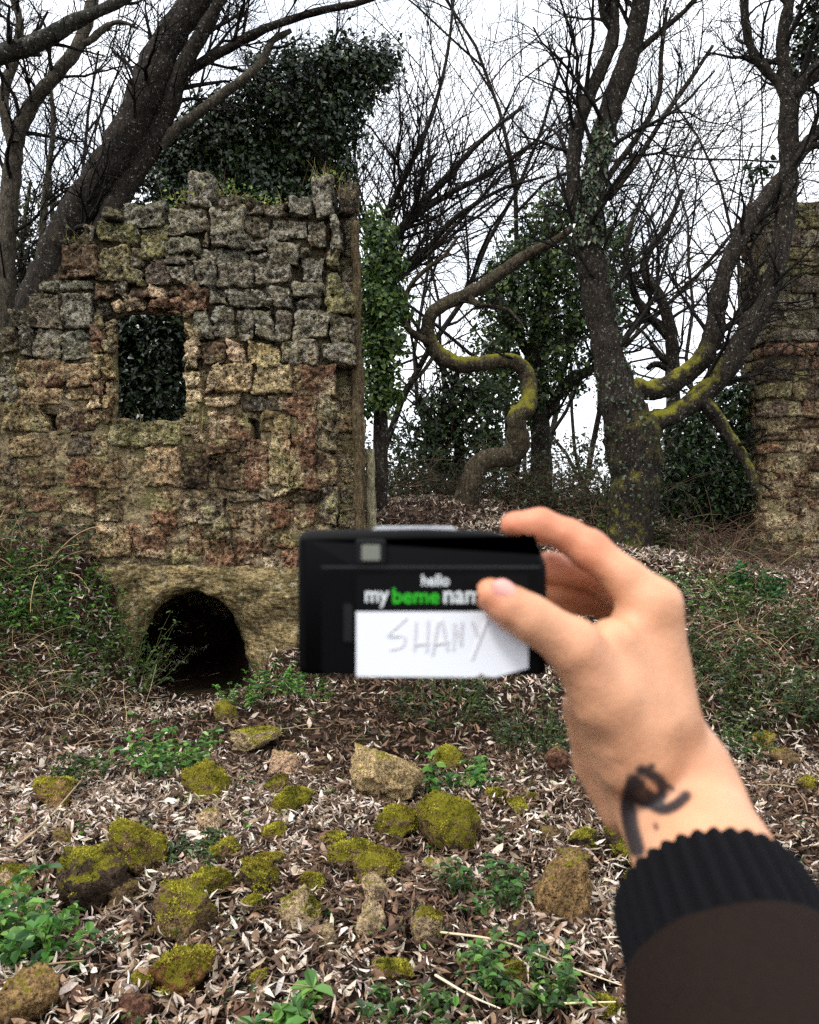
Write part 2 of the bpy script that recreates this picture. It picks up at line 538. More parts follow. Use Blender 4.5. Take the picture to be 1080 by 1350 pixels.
_seed = [100]
def block(name, lo, hi, parent, color, alpha, rnd=0.014, amp=0.016, res=0.0175, jit=0.02, mat=None):
    lo, hi = np.array(lo, float), np.array(hi, float)
    c, h = (lo + hi) / 2, (hi - lo) / 2
    n = [int(np.clip(round(2 * h[a] / res), 4, 30)) for a in range(3)]
    n[1] = min(n[1], 5)
    U, F = box_lattice(*n)
    _seed[0] += 1
    sd = _seed[0]
    r = np.random.default_rng(sd)
    rr = min(rnd * r.uniform(0.7, 1.5), 0.45 * h.min())
    B = U * h
    q = np.clip(B, -(h - rr), h - rr)
    d = B - q
    ln = np.linalg.norm(d, axis=1, keepdims=True)
    nd = d / np.maximum(ln, 1e-9)
    V = q + nd * rr
    cj = r.normal(0, jit, (2, 2, 2, 3)) * np.array([1, 0.6, 1])
    t = (U + 1) / 2
    off = 0
    for a in (0, 1):
        for b in (0, 1):
            for e in (0, 1):
                w = (t[:, 0] if a else 1 - t[:, 0]) * (t[:, 1] if b else 1 - t[:, 1]) * (t[:, 2] if e else 1 - t[:, 2])
                off = off + w[:, None] * cj[a, b, e]
    V = V + off + c
    dz = fbm(V, 7, 5, 0.62, sd)
    chip = np.clip(fbm(V, 14, 3, 0.6, sd + 3) - 0.35, 0, 1)
    V = V + nd * (dz * amp * 1.15 - chip * amp * 3.0 + fbm(V, 38, 3, 0.65, 7) * amp * 0.5)[:, None]
    j = r.uniform(0.82, 1.18)
    col = tuple(np.clip(np.array(color) * j * r.uniform(0.94, 1.06, 3), 0, 1)) + (alpha,)
    return mk(name, V, F, mat or M_TUFF, parent, True, None, c, col)

TONE = {  # base colour, share of lichen
    'G': (S(108, 101, 85), 0.95), 'D': (S(88, 78, 64), 0.7), 'O': (S(156, 134, 98), 0.55), 'R': (S(122, 87, 68), 0.4),
    'B': (S(90, 70, 54), 0.4), 'M': (S(112, 104, 66), 0.7), 'P': (S(180, 156, 124), 0.5), 'K': (S(54, 43, 35), 0.25)}

YW = 7.5
BLOCKS = '''
250 226 280 269 G;411 234 440 286 G;447 234 469 274 D;382 264 407 285 G;284 252 320 276 D;322 262 352 282 D;354 270 380 288 D
222 271 274 309 G;275 274 321 309 G;323 278 355 311 D;357 286 405 315 G;407 288 433 327 D;434 288 450 325 G;451 276 469 332 D
140 273 163 289 D;161 268 216 297 G;126 292 182 321 M;183 298 220 336 M;110 296 126 318 D
218 311 263 334 G;265 310 280 324 D;279 311 302 325 G;303 312 329 328 G;264 326 327 345 G;331 316 352 333 G;354 317 396 347 G;222 336 248 346 G;249 335 263 345 G;398 330 408 340 D
397 341 425 370 G;426 330 446 352 M;447 334 469 368 D;427 353 446 386 M;447 370 469 392 G
76 321 131 366 B;131 323 172 372 M;172 352 191 372 M;172 324 192 350 D;193 338 221 374 D
222 348 255 375 G;256 347 287 377 G;289 346 333 381 G;334 335 384 376 G
53 367 122 384 G;386 372 428 389 G;391 390 425 406 G;428 388 468 414 M
239 378 276 408 R;278 381 298 403 G;300 383 354 407 G;356 379 385 409 G
40 386 79 432 D;81 388 124 432 G;253 411 277 446 G;278 404 313 447 G;314 411 338 448 G;339 411 361 448 G;362 411 387 450 G;388 408 432 449 G;434 416 467 454 D
14 408 39 432 D;0 433 23 461 D;24 434 42 471 G;43 434 76 473 G;77 434 120 475 G
265 452 298 480 B;300 450 323 478 P;325 452 370 479 O;371 451 419 482 G;421 456 466 481 G
0 472 18 497 G;19 474 49 508 O;50 476 82 509 R;84 477 121 510 O
270 482 282 518 P;283 481 336 519 O;337 482 384 520 O;386 484 440 523 R;441 483 470 520 D
0 499 23 531 G;25 510 81 531 O;83 511 122 527 O
272 520 314 538 P;316 522 371 541 D;372 524 416 546 R;418 525 444 550 D;446 523 474 544 B
4 533 57 570 O;74 534 124 570 B;290 541 327 576 R;343 543 384 567 O;387 548 418 573 R;441 547 477 566 O;420 552 440 566 D
272 541 288 576 P;252 562 271 584 P
10 573 52 599 O;89 572 120 596 D;143 558 232 588 M;121 571 142 598 O;273 578 316 598 B;318 582 354 602 R;419 567 441 598 D;443 570 477 597 D
20 605 68 644 B;86 602 113 646 R;118 602 158 640 O;193 592 237 644 O;239 601 274 644 K;276 603 322 644 K;323 604 355 646 R;356 569 384 641 O;385 574 418 644 R;419 600 441 641 B;442 600 477 616 D;443 618 476 640 O
4 602 19 640 D;26 648 80 676 R;83 648 124 682 R;125 648 158 664 O;125 666 158 687 B;196 646 235 669 O;198 671 234 690 R;237 655 266 690 B;268 656 299 688 D;300 648 340 660 D;342 646 358 660 D;359 646 379 656 P;380 646 417 662 K;306 663 346 701 R;348 662 388 701 R;390 664 418 700 R;419 644 441 694 D;443 643 476 666 D;444 669 472 698 D
0 645 24 680 B;2 684 30 726 D;31 680 68 727 B;69 688 122 731 K;123 690 172 732 O;174 694 219 735 R;220 694 264 740 R;266 692 304 708 K
268 711 308 750 R;311 705 347 755 R;348 704 368 754 B;369 703 390 719 R;369 721 391 755 R;392 702 418 730 B;392 732 420 757 B;420 698 446 726 D;420 728 446 757 D;448 702 474 730 B
'''
wall = thing('ruined_wall', 'ruined tuff block wall with a square window hole above the tunnel mouth', 'wall', P(235, 745, YW))
blk = []
for b in BLOCKS.replace('\n', ';').split(';'):
    b = b.split()
    if len(b) == 5:
        blk.append((float(b[0]), float(b[1]), float(b[2]), float(b[3]), b[4]))
rb = random.Random(3)
# rubble round the window: jambs and broken lintel
y = 418.0
while y < 556:
    h = rb.uniform(11, 22)
    w = rb.uniform(12, 17)
    blk.append((122, y, 122 + w, y + h - 1, rb.choice('PPOR')))
    blk.append((122 + w + 1, y + rb.uniform(-3, 3), 149 + rb.uniform(-2, 1), y + h - 1, rb.choice('PPRO')))
    y += h
y = 430.0
while y < 560:
    h = rb.uniform(12, 24)
    blk.append((244 + rb.uniform(-1, 3), y, 270 - rb.uniform(0, 8), y + h - 1, rb.choice('PPORP')))
    y += h
x = 126.0
while x < 240:
    w = rb.uniform(14, 26)
    blk.append((x, 392 + rb.uniform(-6, 4), x + w - 1, 417 + rb.uniform(-6, 3) - 5 * math.sin((x - 126) / 114 * math.pi), rb.choice('PBPRD')))
    blk.append((x + 3, 375 + rb.uniform(-3, 3), x + w + 2, 393 + rb.uniform(-4, 2), rb.choice('PDBD')))
    x += w
for x0, y0, x1, y1, tone in blk:
    c, al = TONE[tone]
    jut = rb.uniform(-0.035, 0.03) + (0.02 if tone == 'G' else 0)
    if x0 > 438: jut -= 0.10 + rb.uniform(0, 0.12)
    dep = 0.10 if 118 < x0 < 262 and 370 < y0 < 560 else 0.42
    low = y0 > 440
    g = -0.6 if low else -0.2
    if low: jut = rb.uniform(-0.012, 0.04)
    if low and x0 > 438: jut -= 0.10 + rb.uniform(0, 0.12)
    lo = P(x0 + g, y1 - g, YW); hi = P(x1 - g, y0 + g, YW)
    rubble = (x1 - x0) < 28 and (y1 - y0) < 26
    block('tuff_block', (lo[0], YW - jut - (0.02 if rubble else 0), lo[2]), (hi[0], YW + dep, hi[2]), wall, c, al,
          rnd=0.02 if rubble else 0.014, amp=0.026 if rubble else 0.021)

def in_poly(x, y, poly):
    inside = np.zeros(x.shape, bool)
    n = len(poly)
    for i in range(n):
        x1, y1 = poly[i]; x2, y2 = poly[(i + 1) % n]
        c = ((y1 > y) != (y2 > y)) & (x < (x2 - x1) * (y - y1) / (y2 - y1 + 1e-12) + x1)
        inside ^= c
    return inside

def slab_from_mask(name, mask, xs, zs, front, back, mat, parent, amp, seed):
    """solid slab out of a 2D mask of cells; front(x,z), back(x,z) give the two faces"""
    nz, nx = mask.shape
    vid = -np.ones((2, nz + 1, nx + 1), int)
    need = np.zeros((nz + 1, nx + 1), bool)
    for a in (0, 1):
        for b in (0, 1):
            need[a:nz + a, b:nx + b] |= mask
    cnt = need.sum()
    vid[0][need] = np.arange(cnt); vid[1][need] = np.arange(cnt) + cnt
    X, Z = np.meshgrid(xs, zs)
    x, z = X[need], Z[need]
    q = np.stack([x, np.full_like(x, seed), z], 1)
    x = x + fbm(q, 6, 3, 0.5, seed + 1) * 0.02; z = z + fbm(q, 6, 3, 0.5, seed + 2) * 0.02
    f = np.stack([x, front(x, z) + fbm(q, 8, 6, 0.62, seed) * amp, z], 1)
    k = np.stack([x, back(x, z) + fbm(q, 8, 4, 0.6, seed + 5) * amp, z], 1)
    J, I = np.nonzero(mask)
    A = [np.stack([vid[0][J, I], vid[0][J, I + 1], vid[0][J + 1, I + 1], vid[0][J + 1, I]], 1),
         np.stack([vid[1][J, I], vid[1][J + 1, I], vid[1][J + 1, I + 1], vid[1][J, I + 1]], 1)]
    pad = np.pad(mask, 1)
    for dj, di, e in ((0, -1, ((0, 0), (1, 0))), (0, 1, ((1, 1), (0, 1))), (-1, 0, ((0, 1), (0, 0))), (1, 0, ((1, 0), (1, 1)))):
        ed = mask & ~pad[1 + dj:1 + dj + nz, 1 + di:1 + di + nx]
        J, I = np.nonzero(ed)
        (a0, b0), (a1, b1) = e
        A.append(np.stack([vid[0][J + a0, I + b0], vid[0][J + a1, I + b1], vid[1][J + a1, I + b1], vid[1][J + a0, I + b0]], 1))
    return mk(name, np.concatenate([f, k]), np.concatenate(A), mat, parent)

WALL_OUT = [(-160, 470), (-60, 440), (0, 436), (20, 412), (42, 390), (56, 370), (80, 345), (80, 325), (112, 300), (128, 296), (145, 277), (220, 275), (256, 262), (285, 262), (355, 282),
            (385, 284), (414, 268), (440, 268), (464, 280), (466, 420), (462, 460), (468, 540), (474, 560), (472, 640), (474, 760), (-160, 760)]
HOLES = [[(152, 418), (165, 412), (238, 412), (242, 440), (243, 552), (200, 556), (152, 550)],
         [(328, 551), (340, 551), (341, 582), (329, 582)], [(58, 545), (72, 545), (72, 568), (58, 568)], [(192, 343), (207, 343), (207, 366), (193, 366)]]
cs = 0.021
xs = np.arange(P(-160, 0, YW)[0], P(478, 0, YW)[0], cs); zs = np.arange(P(0, 762, YW)[2], P(0, 258, YW)[2], cs)
cx, czz = np.meshgrid((xs[:-1] + xs[1:]) / 2, (zs[:-1] + zs[1:]) / 2)
pxx = cx / YW * FPX + 540; pyy = 675 - (czz - EYE) / YW * FPX
msk = in_poly(pxx, pyy, WALL_OUT)
for hpoly in HOLES: msk &= ~in_poly(pxx, pyy, hpoly)
front = lambda x, z: YW + 0.032 + 0.038 * np.clip((z - 2.5) / 0.7, 0, 1) + np.where(x > -0.74, 0.14, 0)
slab_from_mask('mortar_core', msk, xs, zs, front, lambda x, z: YW + 0.40 - 0.30 * ((np.abs(x + 2.43) < 0.62) & (np.abs(z - 2.96) < 0.75)), M_MORTAR, wall, 0.03, 31)

# continuation of the wall outside the frame on the left
for r_i in range(9):
    z0 = 1.05 + r_i * 0.21
    x0 = -3.84
    while x0 > -4.9 + r_i * 0.05:
        w = rb.uniform(0.2, 0.36)
        c, al = TONE[rb.choice('OGDBG')]
        block('tuff_block', (x0 - w, YW - rb.uniform(-0.02, 0.02), z0), (x0 - 0.01, YW + 0.4, z0 + 0.20), wall, c, al, res=0.05)
        x0 -= w

# bedrock with the tunnel
rock = thing('tunnel_rock', 'ochre bedrock pierced by a dark round arched tunnel below the block wall', 'rock', P(250, 935, 7.3))
arch = [(176, 965), (174, 910), (180, 862), (194, 826), (214, 800), (240, 786), (262, 784), (285, 794), (305, 814), (320, 842), (329, 874), (332, 910), (333, 965)]
def catmull(pts, n):
    pts = np.asarray(pts, float)
    q = np.vstack([2 * pts[0] - pts[1], pts, 2 * pts[-1] - pts[-2]])
    seg = len(pts) - 1
    t = np.linspace(0, seg - 1e-6, n)
    i = t.astype(int); f = (t - i)[:, None]
    a, b, c, d = q[i], q[i + 1], q[i + 2], q[i + 3]
    return 0.5 * (2 * b + (c - a) * f + (2 * a - 5 * b + 4 * c - d) * f ** 2 + (3 * b - a - 3 * c + d) * f ** 3)
NA = 110
ar = catmull(arch, NA)
ctr = np.array([252, 905.0])
rows = []
def outer_pt(v):
    d = v - ctr
    k = 1e9
    for lim, comp in ((-330, 0), (215, 0), (-158, 1)):
        if d[comp] * lim > 0: k = min(k, lim / d[comp])
    return ctr + d * min(k, 9)
outer = np.array([outer_pt(v) for v in ar])
NR = 44
for s in range(NR):
    t = s / (NR - 1)
    q = outer + (ar + (ar - ctr) * 0.03 - outer) * t ** 0.8
    rim = np.clip((t - 0.66) / 0.34, 0, 1)
    yd = 7.34 + 0.14 * rim ** 2.5 + 0.10 * np.clip((0.18 - t) / 0.18, 0, 1)
    rows.append(np.stack([(q[:, 0] - 540) / FPX * 7.4, np.full(NA, yd), EYE - (q[:, 1] - 675) / FPX * 7.4], 1))
for s, yd in enumerate(np.linspace(7.54, 10.0, 22)):
    k = 1.02 + 0.06 * s / 22
    q = ctr + (ar - ctr) * k
    rows.append(np.stack([(q[:, 0] - 540) / FPX * 7.4 - 0.29 * (yd - 7.45), np.full(NA, yd), EYE - (q[:, 1] - 675) / FPX * 7.4], 1))
q = ctr + (ar - ctr) * 0.01
rows.append(np.stack([(q[:, 0] - 540) / FPX * 7.4 - 0.78, np.full(NA, 10.15), EYE - (q[:, 1] - 675) / FPX * 7.4], 1))
RV = np.concatenate(rows)
RV[:, 1] += fbm(RV, 2.2, 6, 0.6, 41) * 0.075
RV[:, 0] += fbm(RV, 4, 4, 0.55, 43) * 0.03
RV[:, 2] += fbm(RV, 4, 4, 0.55, 47) * 0.03
nr = len(rows)
ii = (np.arange(nr - 1)[:, None] * NA + np.arange(NA - 1)[None, :]).ravel()
mk('rock_face', RV, np.stack([ii, ii + NA, ii + NA + 1, ii + 1], 1), M_BEDROCK, rock)

# the tower pier on the right
TX, TY = (1010 - 540) / FPX * 10.5, 10.5
tower = thing('ruined_tower', 'tall ruined tower pier of brown tuff courses behind the forked tree', 'tower', (TX + 0.9, TY, 0.9))
rt = random.Random(11)
z = 0.55
top_z = 5.75
while z < top_z:
    h = rt.choice([0.15, 0.17, 0.19, 0.22, 0.24])
    f = (z - 0.9) / 4.6
    pal = 'RBRPOB' if f < 0.42 else ('BDRMD' if f < 0.6 else 'DGDMG')
    x = TX + rt.uniform(0, 0.02)
    first = True
    while x < TX + 2.0:
        w = rt.uniform(0.18, 0.46)
        if z + h < top_z - 0.28 or rt.random() < 0.6:
            c, al = TONE[rt.choice(pal)]
            block('tuff_block', (x, TY - rt.uniform(-0.03, 0.035), z), (x + w - 0.015, TY + (0.38 if first else 0.26), z + h - 0.015), tower, np.array(c) * 0.8, al * 0.7, res=0.035, amp=0.016)
        x += w
        first = False
    yb = TY + 0.40
    while yb < TY + 0.75:
        w = rt.uniform(0.16, 0.3)
        c, al = TONE[rt.choice('DMGDB')]
        block('tuff_block', (TX + rt.uniform(-0.02, 0.02), yb, z), (TX + 0.25, min(yb + w, TY + 0.85) - 0.01, z + h - 0.015), tower, np.array(c) * 0.8, al * 0.7, res=0.04, amp=0.016)
        yb += w
    z += h
U, F = box_lattice(24, 6, 50)
lo, hi = np.array([TX + 0.03, TY + 0.03, 0.2]), np.array([TX + 2.0, TY + 0.75, top_z - 0.1])
V = lo + (U + 1) / 2 * (hi - lo)
V += np.stack([fbm(V, 5, 3, 0.5, s) * 0.02 for s in (3, 5, 8)], 1)
mk('mortar_core', V, F, M_MORTAR, tower)

# ------------------------------------------------------------------ tubes, branches, leaves
def tubes(polys, sides_of):
    """polys: list of (pts list of 3-tuples, radii list); returns V, quad faces"""
    groups = {}
    for pts, rad in polys:
        groups.setdefault((len(pts), sides_of(rad[0])), []).append((pts, rad))
    VV, FF, base = [], [], 0
    for (n, s), lst in groups.items():
        A = np.array([p for p, _ in lst], float)          # k,n,3
        R = np.array([r for _, r in lst], float)
        T = np.empty_like(A)
        T[:, 1:-1] = A[:, 2:] - A[:, :-2]
        T[:, 0] = A[:, 1] - A[:, 0]; T[:, -1] = A[:, -1] - A[:, -2]
        T /= np.maximum(np.linalg.norm(T, axis=2, keepdims=True), 1e-9)
        ref = np.zeros_like(T)
        mean = np.abs(T.mean(1))
        ax = np.argmin(mean, axis=1)
        ref[np.arange(len(lst)), :, ax] = 1.0
        B = np.cross(T, ref); B /= np.maximum(np.linalg.norm(B, axis=2, keepdims=True), 1e-9)
        C = np.cross(T, B)
        a = np.arange(s) * 2 * math.pi / s
        ring = A[:, :, None, :] + R[:, :, None, None] * (np.cos(a)[None, None, :, None] * B[:, :, None, :] + np.sin(a)[None, None, :, None] * C[:, :, None, :])
        V = ring.reshape(-1, 3)
        k = len(lst)
        off = (np.arange(k) * n * s)[:, None, None] + (np.arange(n - 1) * s)[None, :, None] + np.arange(s)[None, None, :]
        nxt = (np.arange(k) * n * s)[:, None, None] + (np.arange(n - 1) * s)[None, :, None] + ((np.arange(s) + 1) % s)[None, None, :]
        FF.append(np.stack([off, nxt, nxt + s, off + s], -1).reshape(-1, 4) + base)
        VV.append(V)
        base += len(V)
    return np.concatenate(VV), np.concatenate(FF)

SIDES = lambda r: 16 if r > 0.09 else 10 if r > 0.04 else 6 if r > 0.016 else 4 if r > 0.007 else 3

def norm3(v):
    l = math.sqrt(v[0] * v[0] + v[1] * v[1] + v[2] * v[2]) or 1e-9
    return (v[0] / l, v[1] / l, v[2] / l)

def grow(out, p, d, length, r, lvl, rng, par):
    """one shoot and its side shoots"""
    n = 9 if lvl <= 1 else 6 if lvl == 2 else 5
    step = length / (n - 1)
    wob, up = par['wob'], par['up']
    pts, rad = [tuple(p)], [r]
    dirs = [d]
    tip = max(r * 0.3, par['rmin'] * 0.7)
    for i in range(1, n):
        d = norm3((d[0] + rng.gauss(0, wob), d[1] + rng.gauss(0, wob), d[2] + rng.gauss(0, wob) + up))
        q = pts[-1]
        pts.append((q[0] + d[0] * step, q[1] + d[1] * step, q[2] + d[2] * step))
        rad.append(r + (tip - r) * i / (n - 1))
        dirs.append(d)
    out.append((pts, rad))
    if lvl >= par['maxl'] or r < par['rmin']: return
    kids = par['kids'][min(lvl, len(par['kids']) - 1)]
    for c in range(kids):
        t = rng.uniform(0.22, 1.0)
        i = min(n - 2, int(t * (n - 1)))
        f = t * (n - 1) - i
        a, b = pts[i], pts[i + 1]
        q = (a[0] + (b[0] - a[0]) * f, a[1] + (b[1] - a[1]) * f, a[2] + (b[2] - a[2]) * f)
        side(out, q, dirs[i], length * rng.uniform(0.42, 0.78) * (1 - 0.35 * t), max(rad[i] * rng.uniform(0.45, 0.68), par['rmin'] * 0.8), lvl + 1, rng, par)

def side(out, q, d, length, r, lvl, rng, par):
    ang = rng.uniform(*par['ang'])
    rv = norm3((rng.gauss(0, 1), rng.gauss(0, 1), rng.gauss(0, 1)))
    dt = rv[0] * d[0] + rv[1] * d[1] + rv[2] * d[2]
    o = norm3((rv[0] - dt * d[0], rv[1] - dt * d[1], rv[2] - dt * d[2]))
    ca, sa = math.cos(ang), math.sin(ang)
    grow(out, q, norm3((d[0] * ca + o[0] * sa, d[1] * ca + o[1] * sa, d[2] * ca + o[2] * sa)), length, r, lvl, rng, par)

PAR = dict(wob=0.16, up=0.05, rmin=0.0035, maxl=4, kids=[7, 7, 5, 4], ang=(0.45, 1.0))

def limb_path(path, y, n=None, dy=0.0, seed=0):
    """traced limb: (px, py, half width px[, y]) -> smooth 3D polyline and radii"""
    pts, rr = [], []
    for i, q in enumerate(path):
        yy = q[3] if len(q) > 3 else y + dy * math.sin(i * 1.1 + seed)
        pts.append(P(q[0], q[1], yy)); rr.append(q[2] * yy / FPX)
    a = np.column_stack([np.array(pts), rr])
    b = catmull(a, n or (len(path) - 1) * 6 + 1)
    return b[:, :3], b[:, 3]

def limb_mesh(polys, knob=0.05, seed=0):
    """thick limbs: tubes with lumpy radius"""
    V, F = tubes([(list(map(tuple, p)), list(r)) for p, r in polys], lambda r: 16 if r > 0.05 else 10)
    return V, F

def lump(p, r, amt, seed, freq=6):
    return r * (1 + fbm(p, freq, 3, 0.5, seed) * amt)

def twigs_on(out, p, r, rng, count, length, par, t0=0.2, t1=1.0, lvl=1, rk=(0.25, 0.5), rcap=0.03):
    for _ in range(count):
        t = rng.uniform(t0, t1) * (len(p) - 2)
        i = int(t)
        d = norm3(tuple(p[i + 1] - p[i]))
        side(out, tuple(p[i]), d, length * rng.uniform(0.5, 1.2), min(r[i] * rng.uniform(*rk), rcap), lvl, rng, par)

def tree_from_limbs(name, label, limbs, y, mat, twig_mat, tw, seed, dy=0.05, group=None, flare=True, par=PAR, cat='tree', gnarl=0.10, moss={}):
    """limbs: list of traced paths, first one is the trunk; tw: (count, length) twigs per limb"""
    rng = random.Random(seed)
    polys = []
    for k, path in enumerate(limbs):
        p, r = limb_path(path, y, dy=dy, seed=seed + k)
        polys.append((p, lump(p, r, gnarl, seed + k)))
    base = polys[0][0][0]
    t = thing(name, label, cat, base, group)
    for k, pr in enumerate(polys):
        p, r = pr
        V, F = tubes([(list(map(tuple, p)), list(r))], lambda r: 18 if r > 0.05 else 10)
        if r.max() > 0.05:
            cen = np.repeat(p, len(V) // len(p), axis=0)
            d = V - cen
            V = cen + d * (1 + fbm(V, 11, 4, 0.55, seed + k)[:, None] * 0.16)
        col = None
        if moss:
            a, b = moss.get(k, (2, 2))
            u = np.linspace(0, 1, len(p))
            w = np.clip((u - a) / 0.05 + 0.5, 0, 1) * np.clip((b - u) / 0.08 + 0.5, 0, 1)
            col = np.repeat(w, len(V) // len(p))[:, None] * np.ones(3)
        mk('trunk' if k == 0 else 'limb', V, F, mat, t, True, col)
    out = []
    for (p, r), (cnt, ln) in zip(polys, tw):
        if cnt: twigs_on(out, p, r, rng, cnt, ln, par)
    if out:
        V, F = tubes(out, SIDES)
        mk('branches', V, F, twig_mat, t)['kind'] = 'stuff'
    return t

def rot_from(z, x):
    """rotation matrices with columns x', y', z' (z = leaf normal)"""
    z = z / np.maximum(np.linalg.norm(z, axis=1, keepdims=True), 1e-9)
    x = x - (x * z).sum(1, keepdims=True) * z
    x = x / np.maximum(np.linalg.norm(x, axis=1, keepdims=True), 1e-9)
    return np.stack([x, np.cross(z, x), z], axis=2)

def leaf_batch(protos, R, scale, pos, col):
    """protos: list of (V,F) with equal topology"""
    k = len(pos)
    pv = np.array([p[0] for p in protos]); F = protos[0][1]
    pick = RNG.integers(0, len(protos), k)
    sc = np.asarray(scale)
    L_ = pv[pick] * (sc[:, None, None] if sc.ndim == 1 else sc[:, None, :])
    V = np.einsum('nij,nvj->nvi', R, L_) + pos[:, None, :]
    nv = pv.shape[1]
    FF = (F[None] + (np.arange(k) * nv)[:, None, None]).reshape(-1, F.shape[1])
    C = np.repeat(col, nv, axis=0)
    return V.reshape(-1, 3), FF, C

# leaf shapes: unit length along x, z up
def ivy_proto():
    out = []
    for s in range(4):
        r = np.random.default_rng(s)
        f = 0.12 + 0.15 * r.random()
        v = [(0, 0, 0), (0.12, 0.42, f), (0.45, 0.34, f * 0.7), (1, 0, -0.12), (0.45, -0.34, f * 0.7), (0.12, -0.42, f)]
        out.append((np.array(v), np.array([(0, 2, 1), (0, 3, 2), (0, 4, 3), (0, 5, 4)])))
    return out
def oval_proto():
    out = []
    for s in range(4):
        r = np.random.default_rng(s + 20)
        f = 0.08 + 0.12 * r.random()
        v = [(0, 0, 0), (0.3, 0.22, f), (0.7, 0.2, f), (1, 0, -0.1), (0.7, -0.2, f), (0.3, -0.22, f)]
        out.append((np.array(v), np.array([(0, 2, 1), (0, 3, 2), (0, 4, 3), (0, 5, 4)])))
    return out
def dry_proto(us=(0, 0.3, 0.7, 1.0), ws=(0.14, 0.95, 0.85, 0.05), ncol=3):
    """curled dead leaf"""
    out = []
    for s in range(14):
        r = np.random.default_rng(s + 50)
        roll, bend, tw, wid = r.uniform(0.6, 4.4), r.uniform(-1.6, 1.6), r.uniform(-1.8, 1.8), r.uniform(0.11, 0.22)
        v = []
        for i, (u, wv) in enumerate(zip(us, ws)):
            x = u - 0.5; zc = bend * (x * x - 0.08); yc = r.uniform(-0.04, 0.04)
            for j in np.linspace(-1, 1, ncol):
                a = roll * 0.5 * j
                yy = math.sin(a) / max(roll * 0.5, 0.1) * wid * wv + yc; zz = (1 - math.cos(a)) / max(roll * 0.5, 0.1) * wid * wv
                c, s_ = math.cos(tw * x), math.sin(tw * x)
                v.append((x, yy * c - zz * s_, zc + yy * s_ + zz * c))
        f = [(i * ncol + j, (i + 1) * ncol + j, (i + 1) * ncol + j + 1, i * ncol + j + 1) for i in range(len(us) - 1) for j in range(ncol - 1)]
        out.append((np.array(v), np.array(f)))
    return out
DRY_FAR = dry_proto((0, 0.45, 1.0), (0.2, 1.0, 0.08), 2)
DRY_NEAR = dry_proto((0, 0.18, 0.4, 0.65, 0.85, 1.0), (0.1, 0.7, 1.0, 0.9, 0.55, 0.04), 5)
FROND = [(np.array([(0, 0, 0), (0.45, 0.3, f), (1, 0, 0), (0.45, -0.3, f)]), np.array([(0, 2, 1), (0, 3, 2)])) for f in (0.05, 0.15, 0.25)]
IVY, OVAL, DRY = ivy_proto(), oval_proto(), dry_proto()

def pal(colors, k, jit=0.18):
    c = np.array([S(*x) for x in colors])[RNG.integers(0, len(colors), k)]
    return np.clip(c * RNG.uniform(1 - jit, 1 + jit, (k, 1)) * RNG.uniform(0.94, 1.06, (k, 3)), 0, 1)

GREEN_DARK = [(34, 48, 26), (28, 42, 24), (44, 58, 30), (38, 54, 32), (52, 66, 34)]
GREEN_MID = [(58, 82, 34), (48, 74, 32), (74, 96, 40), (40, 62, 30), (90, 110, 52)]
GREEN_LIVE = [(70, 116, 44), (56, 98, 38), (90, 134, 52), (46, 84, 36), (116, 152, 68)]
GREEN_GREY = [(70, 80, 52), (56, 68, 44), (86, 92, 62)]

def clump_leaves(blobs, n_clusters, per, spread, size, colors, droop=0.4, protos=None, shell=0.55):
    """leaves in clusters spread through ellipsoids (cx,cy,cz,rx,ry,rz)"""
    blobs = np.array(blobs, float)
    vol = blobs[:, 3] * blobs[:, 5] * np.sqrt(blobs[:, 4])
    bi = RNG.choice(len(blobs), n_clusters, p=vol / vol.sum())
    d = RNG.normal(size=(n_clusters, 3)); d /= np.linalg.norm(d, axis=1, keepdims=True)
    rad = (shell + (1 - shell) * RNG.random(n_clusters) ** 0.5) * RNG.uniform(0.7, 1.0, n_clusters) * (1 + 0.45 * np.clip(fbm(blobs[bi, :3] + d * 0.7, 3.0, 3, 0.5, 5), -0.4, 1))
    cen = blobs[bi, :3] + d * rad[:, None] * blobs[bi, 3:]
    k = n_clusters * per
    pos = np.repeat(cen, per, axis=0) + RNG.normal(0, spread, (k, 3))
    nrm = np.repeat(d, per, axis=0) * 0.9 + RNG.normal(0, 0.55, (k, 3)) + np.array([0, 0, 0.55])
    tip = RNG.normal(0, 1, (k, 3)) + np.array([0, 0, -droop * 2])
    R = rot_from(nrm, tip)
    V, F, C = leaf_batch(protos or IVY, R, size * RNG.uniform(0.6, 1.3, k), pos, pal(colors, k))
    return V, F, C

def pxblob(px, py, y, rpx, ry=None, k=1.0):
    c = P(px, py, y)
    r = rpx * y / FPX
    return (c[0], c[1], c[2], r, ry or r * 0.9, r * k)

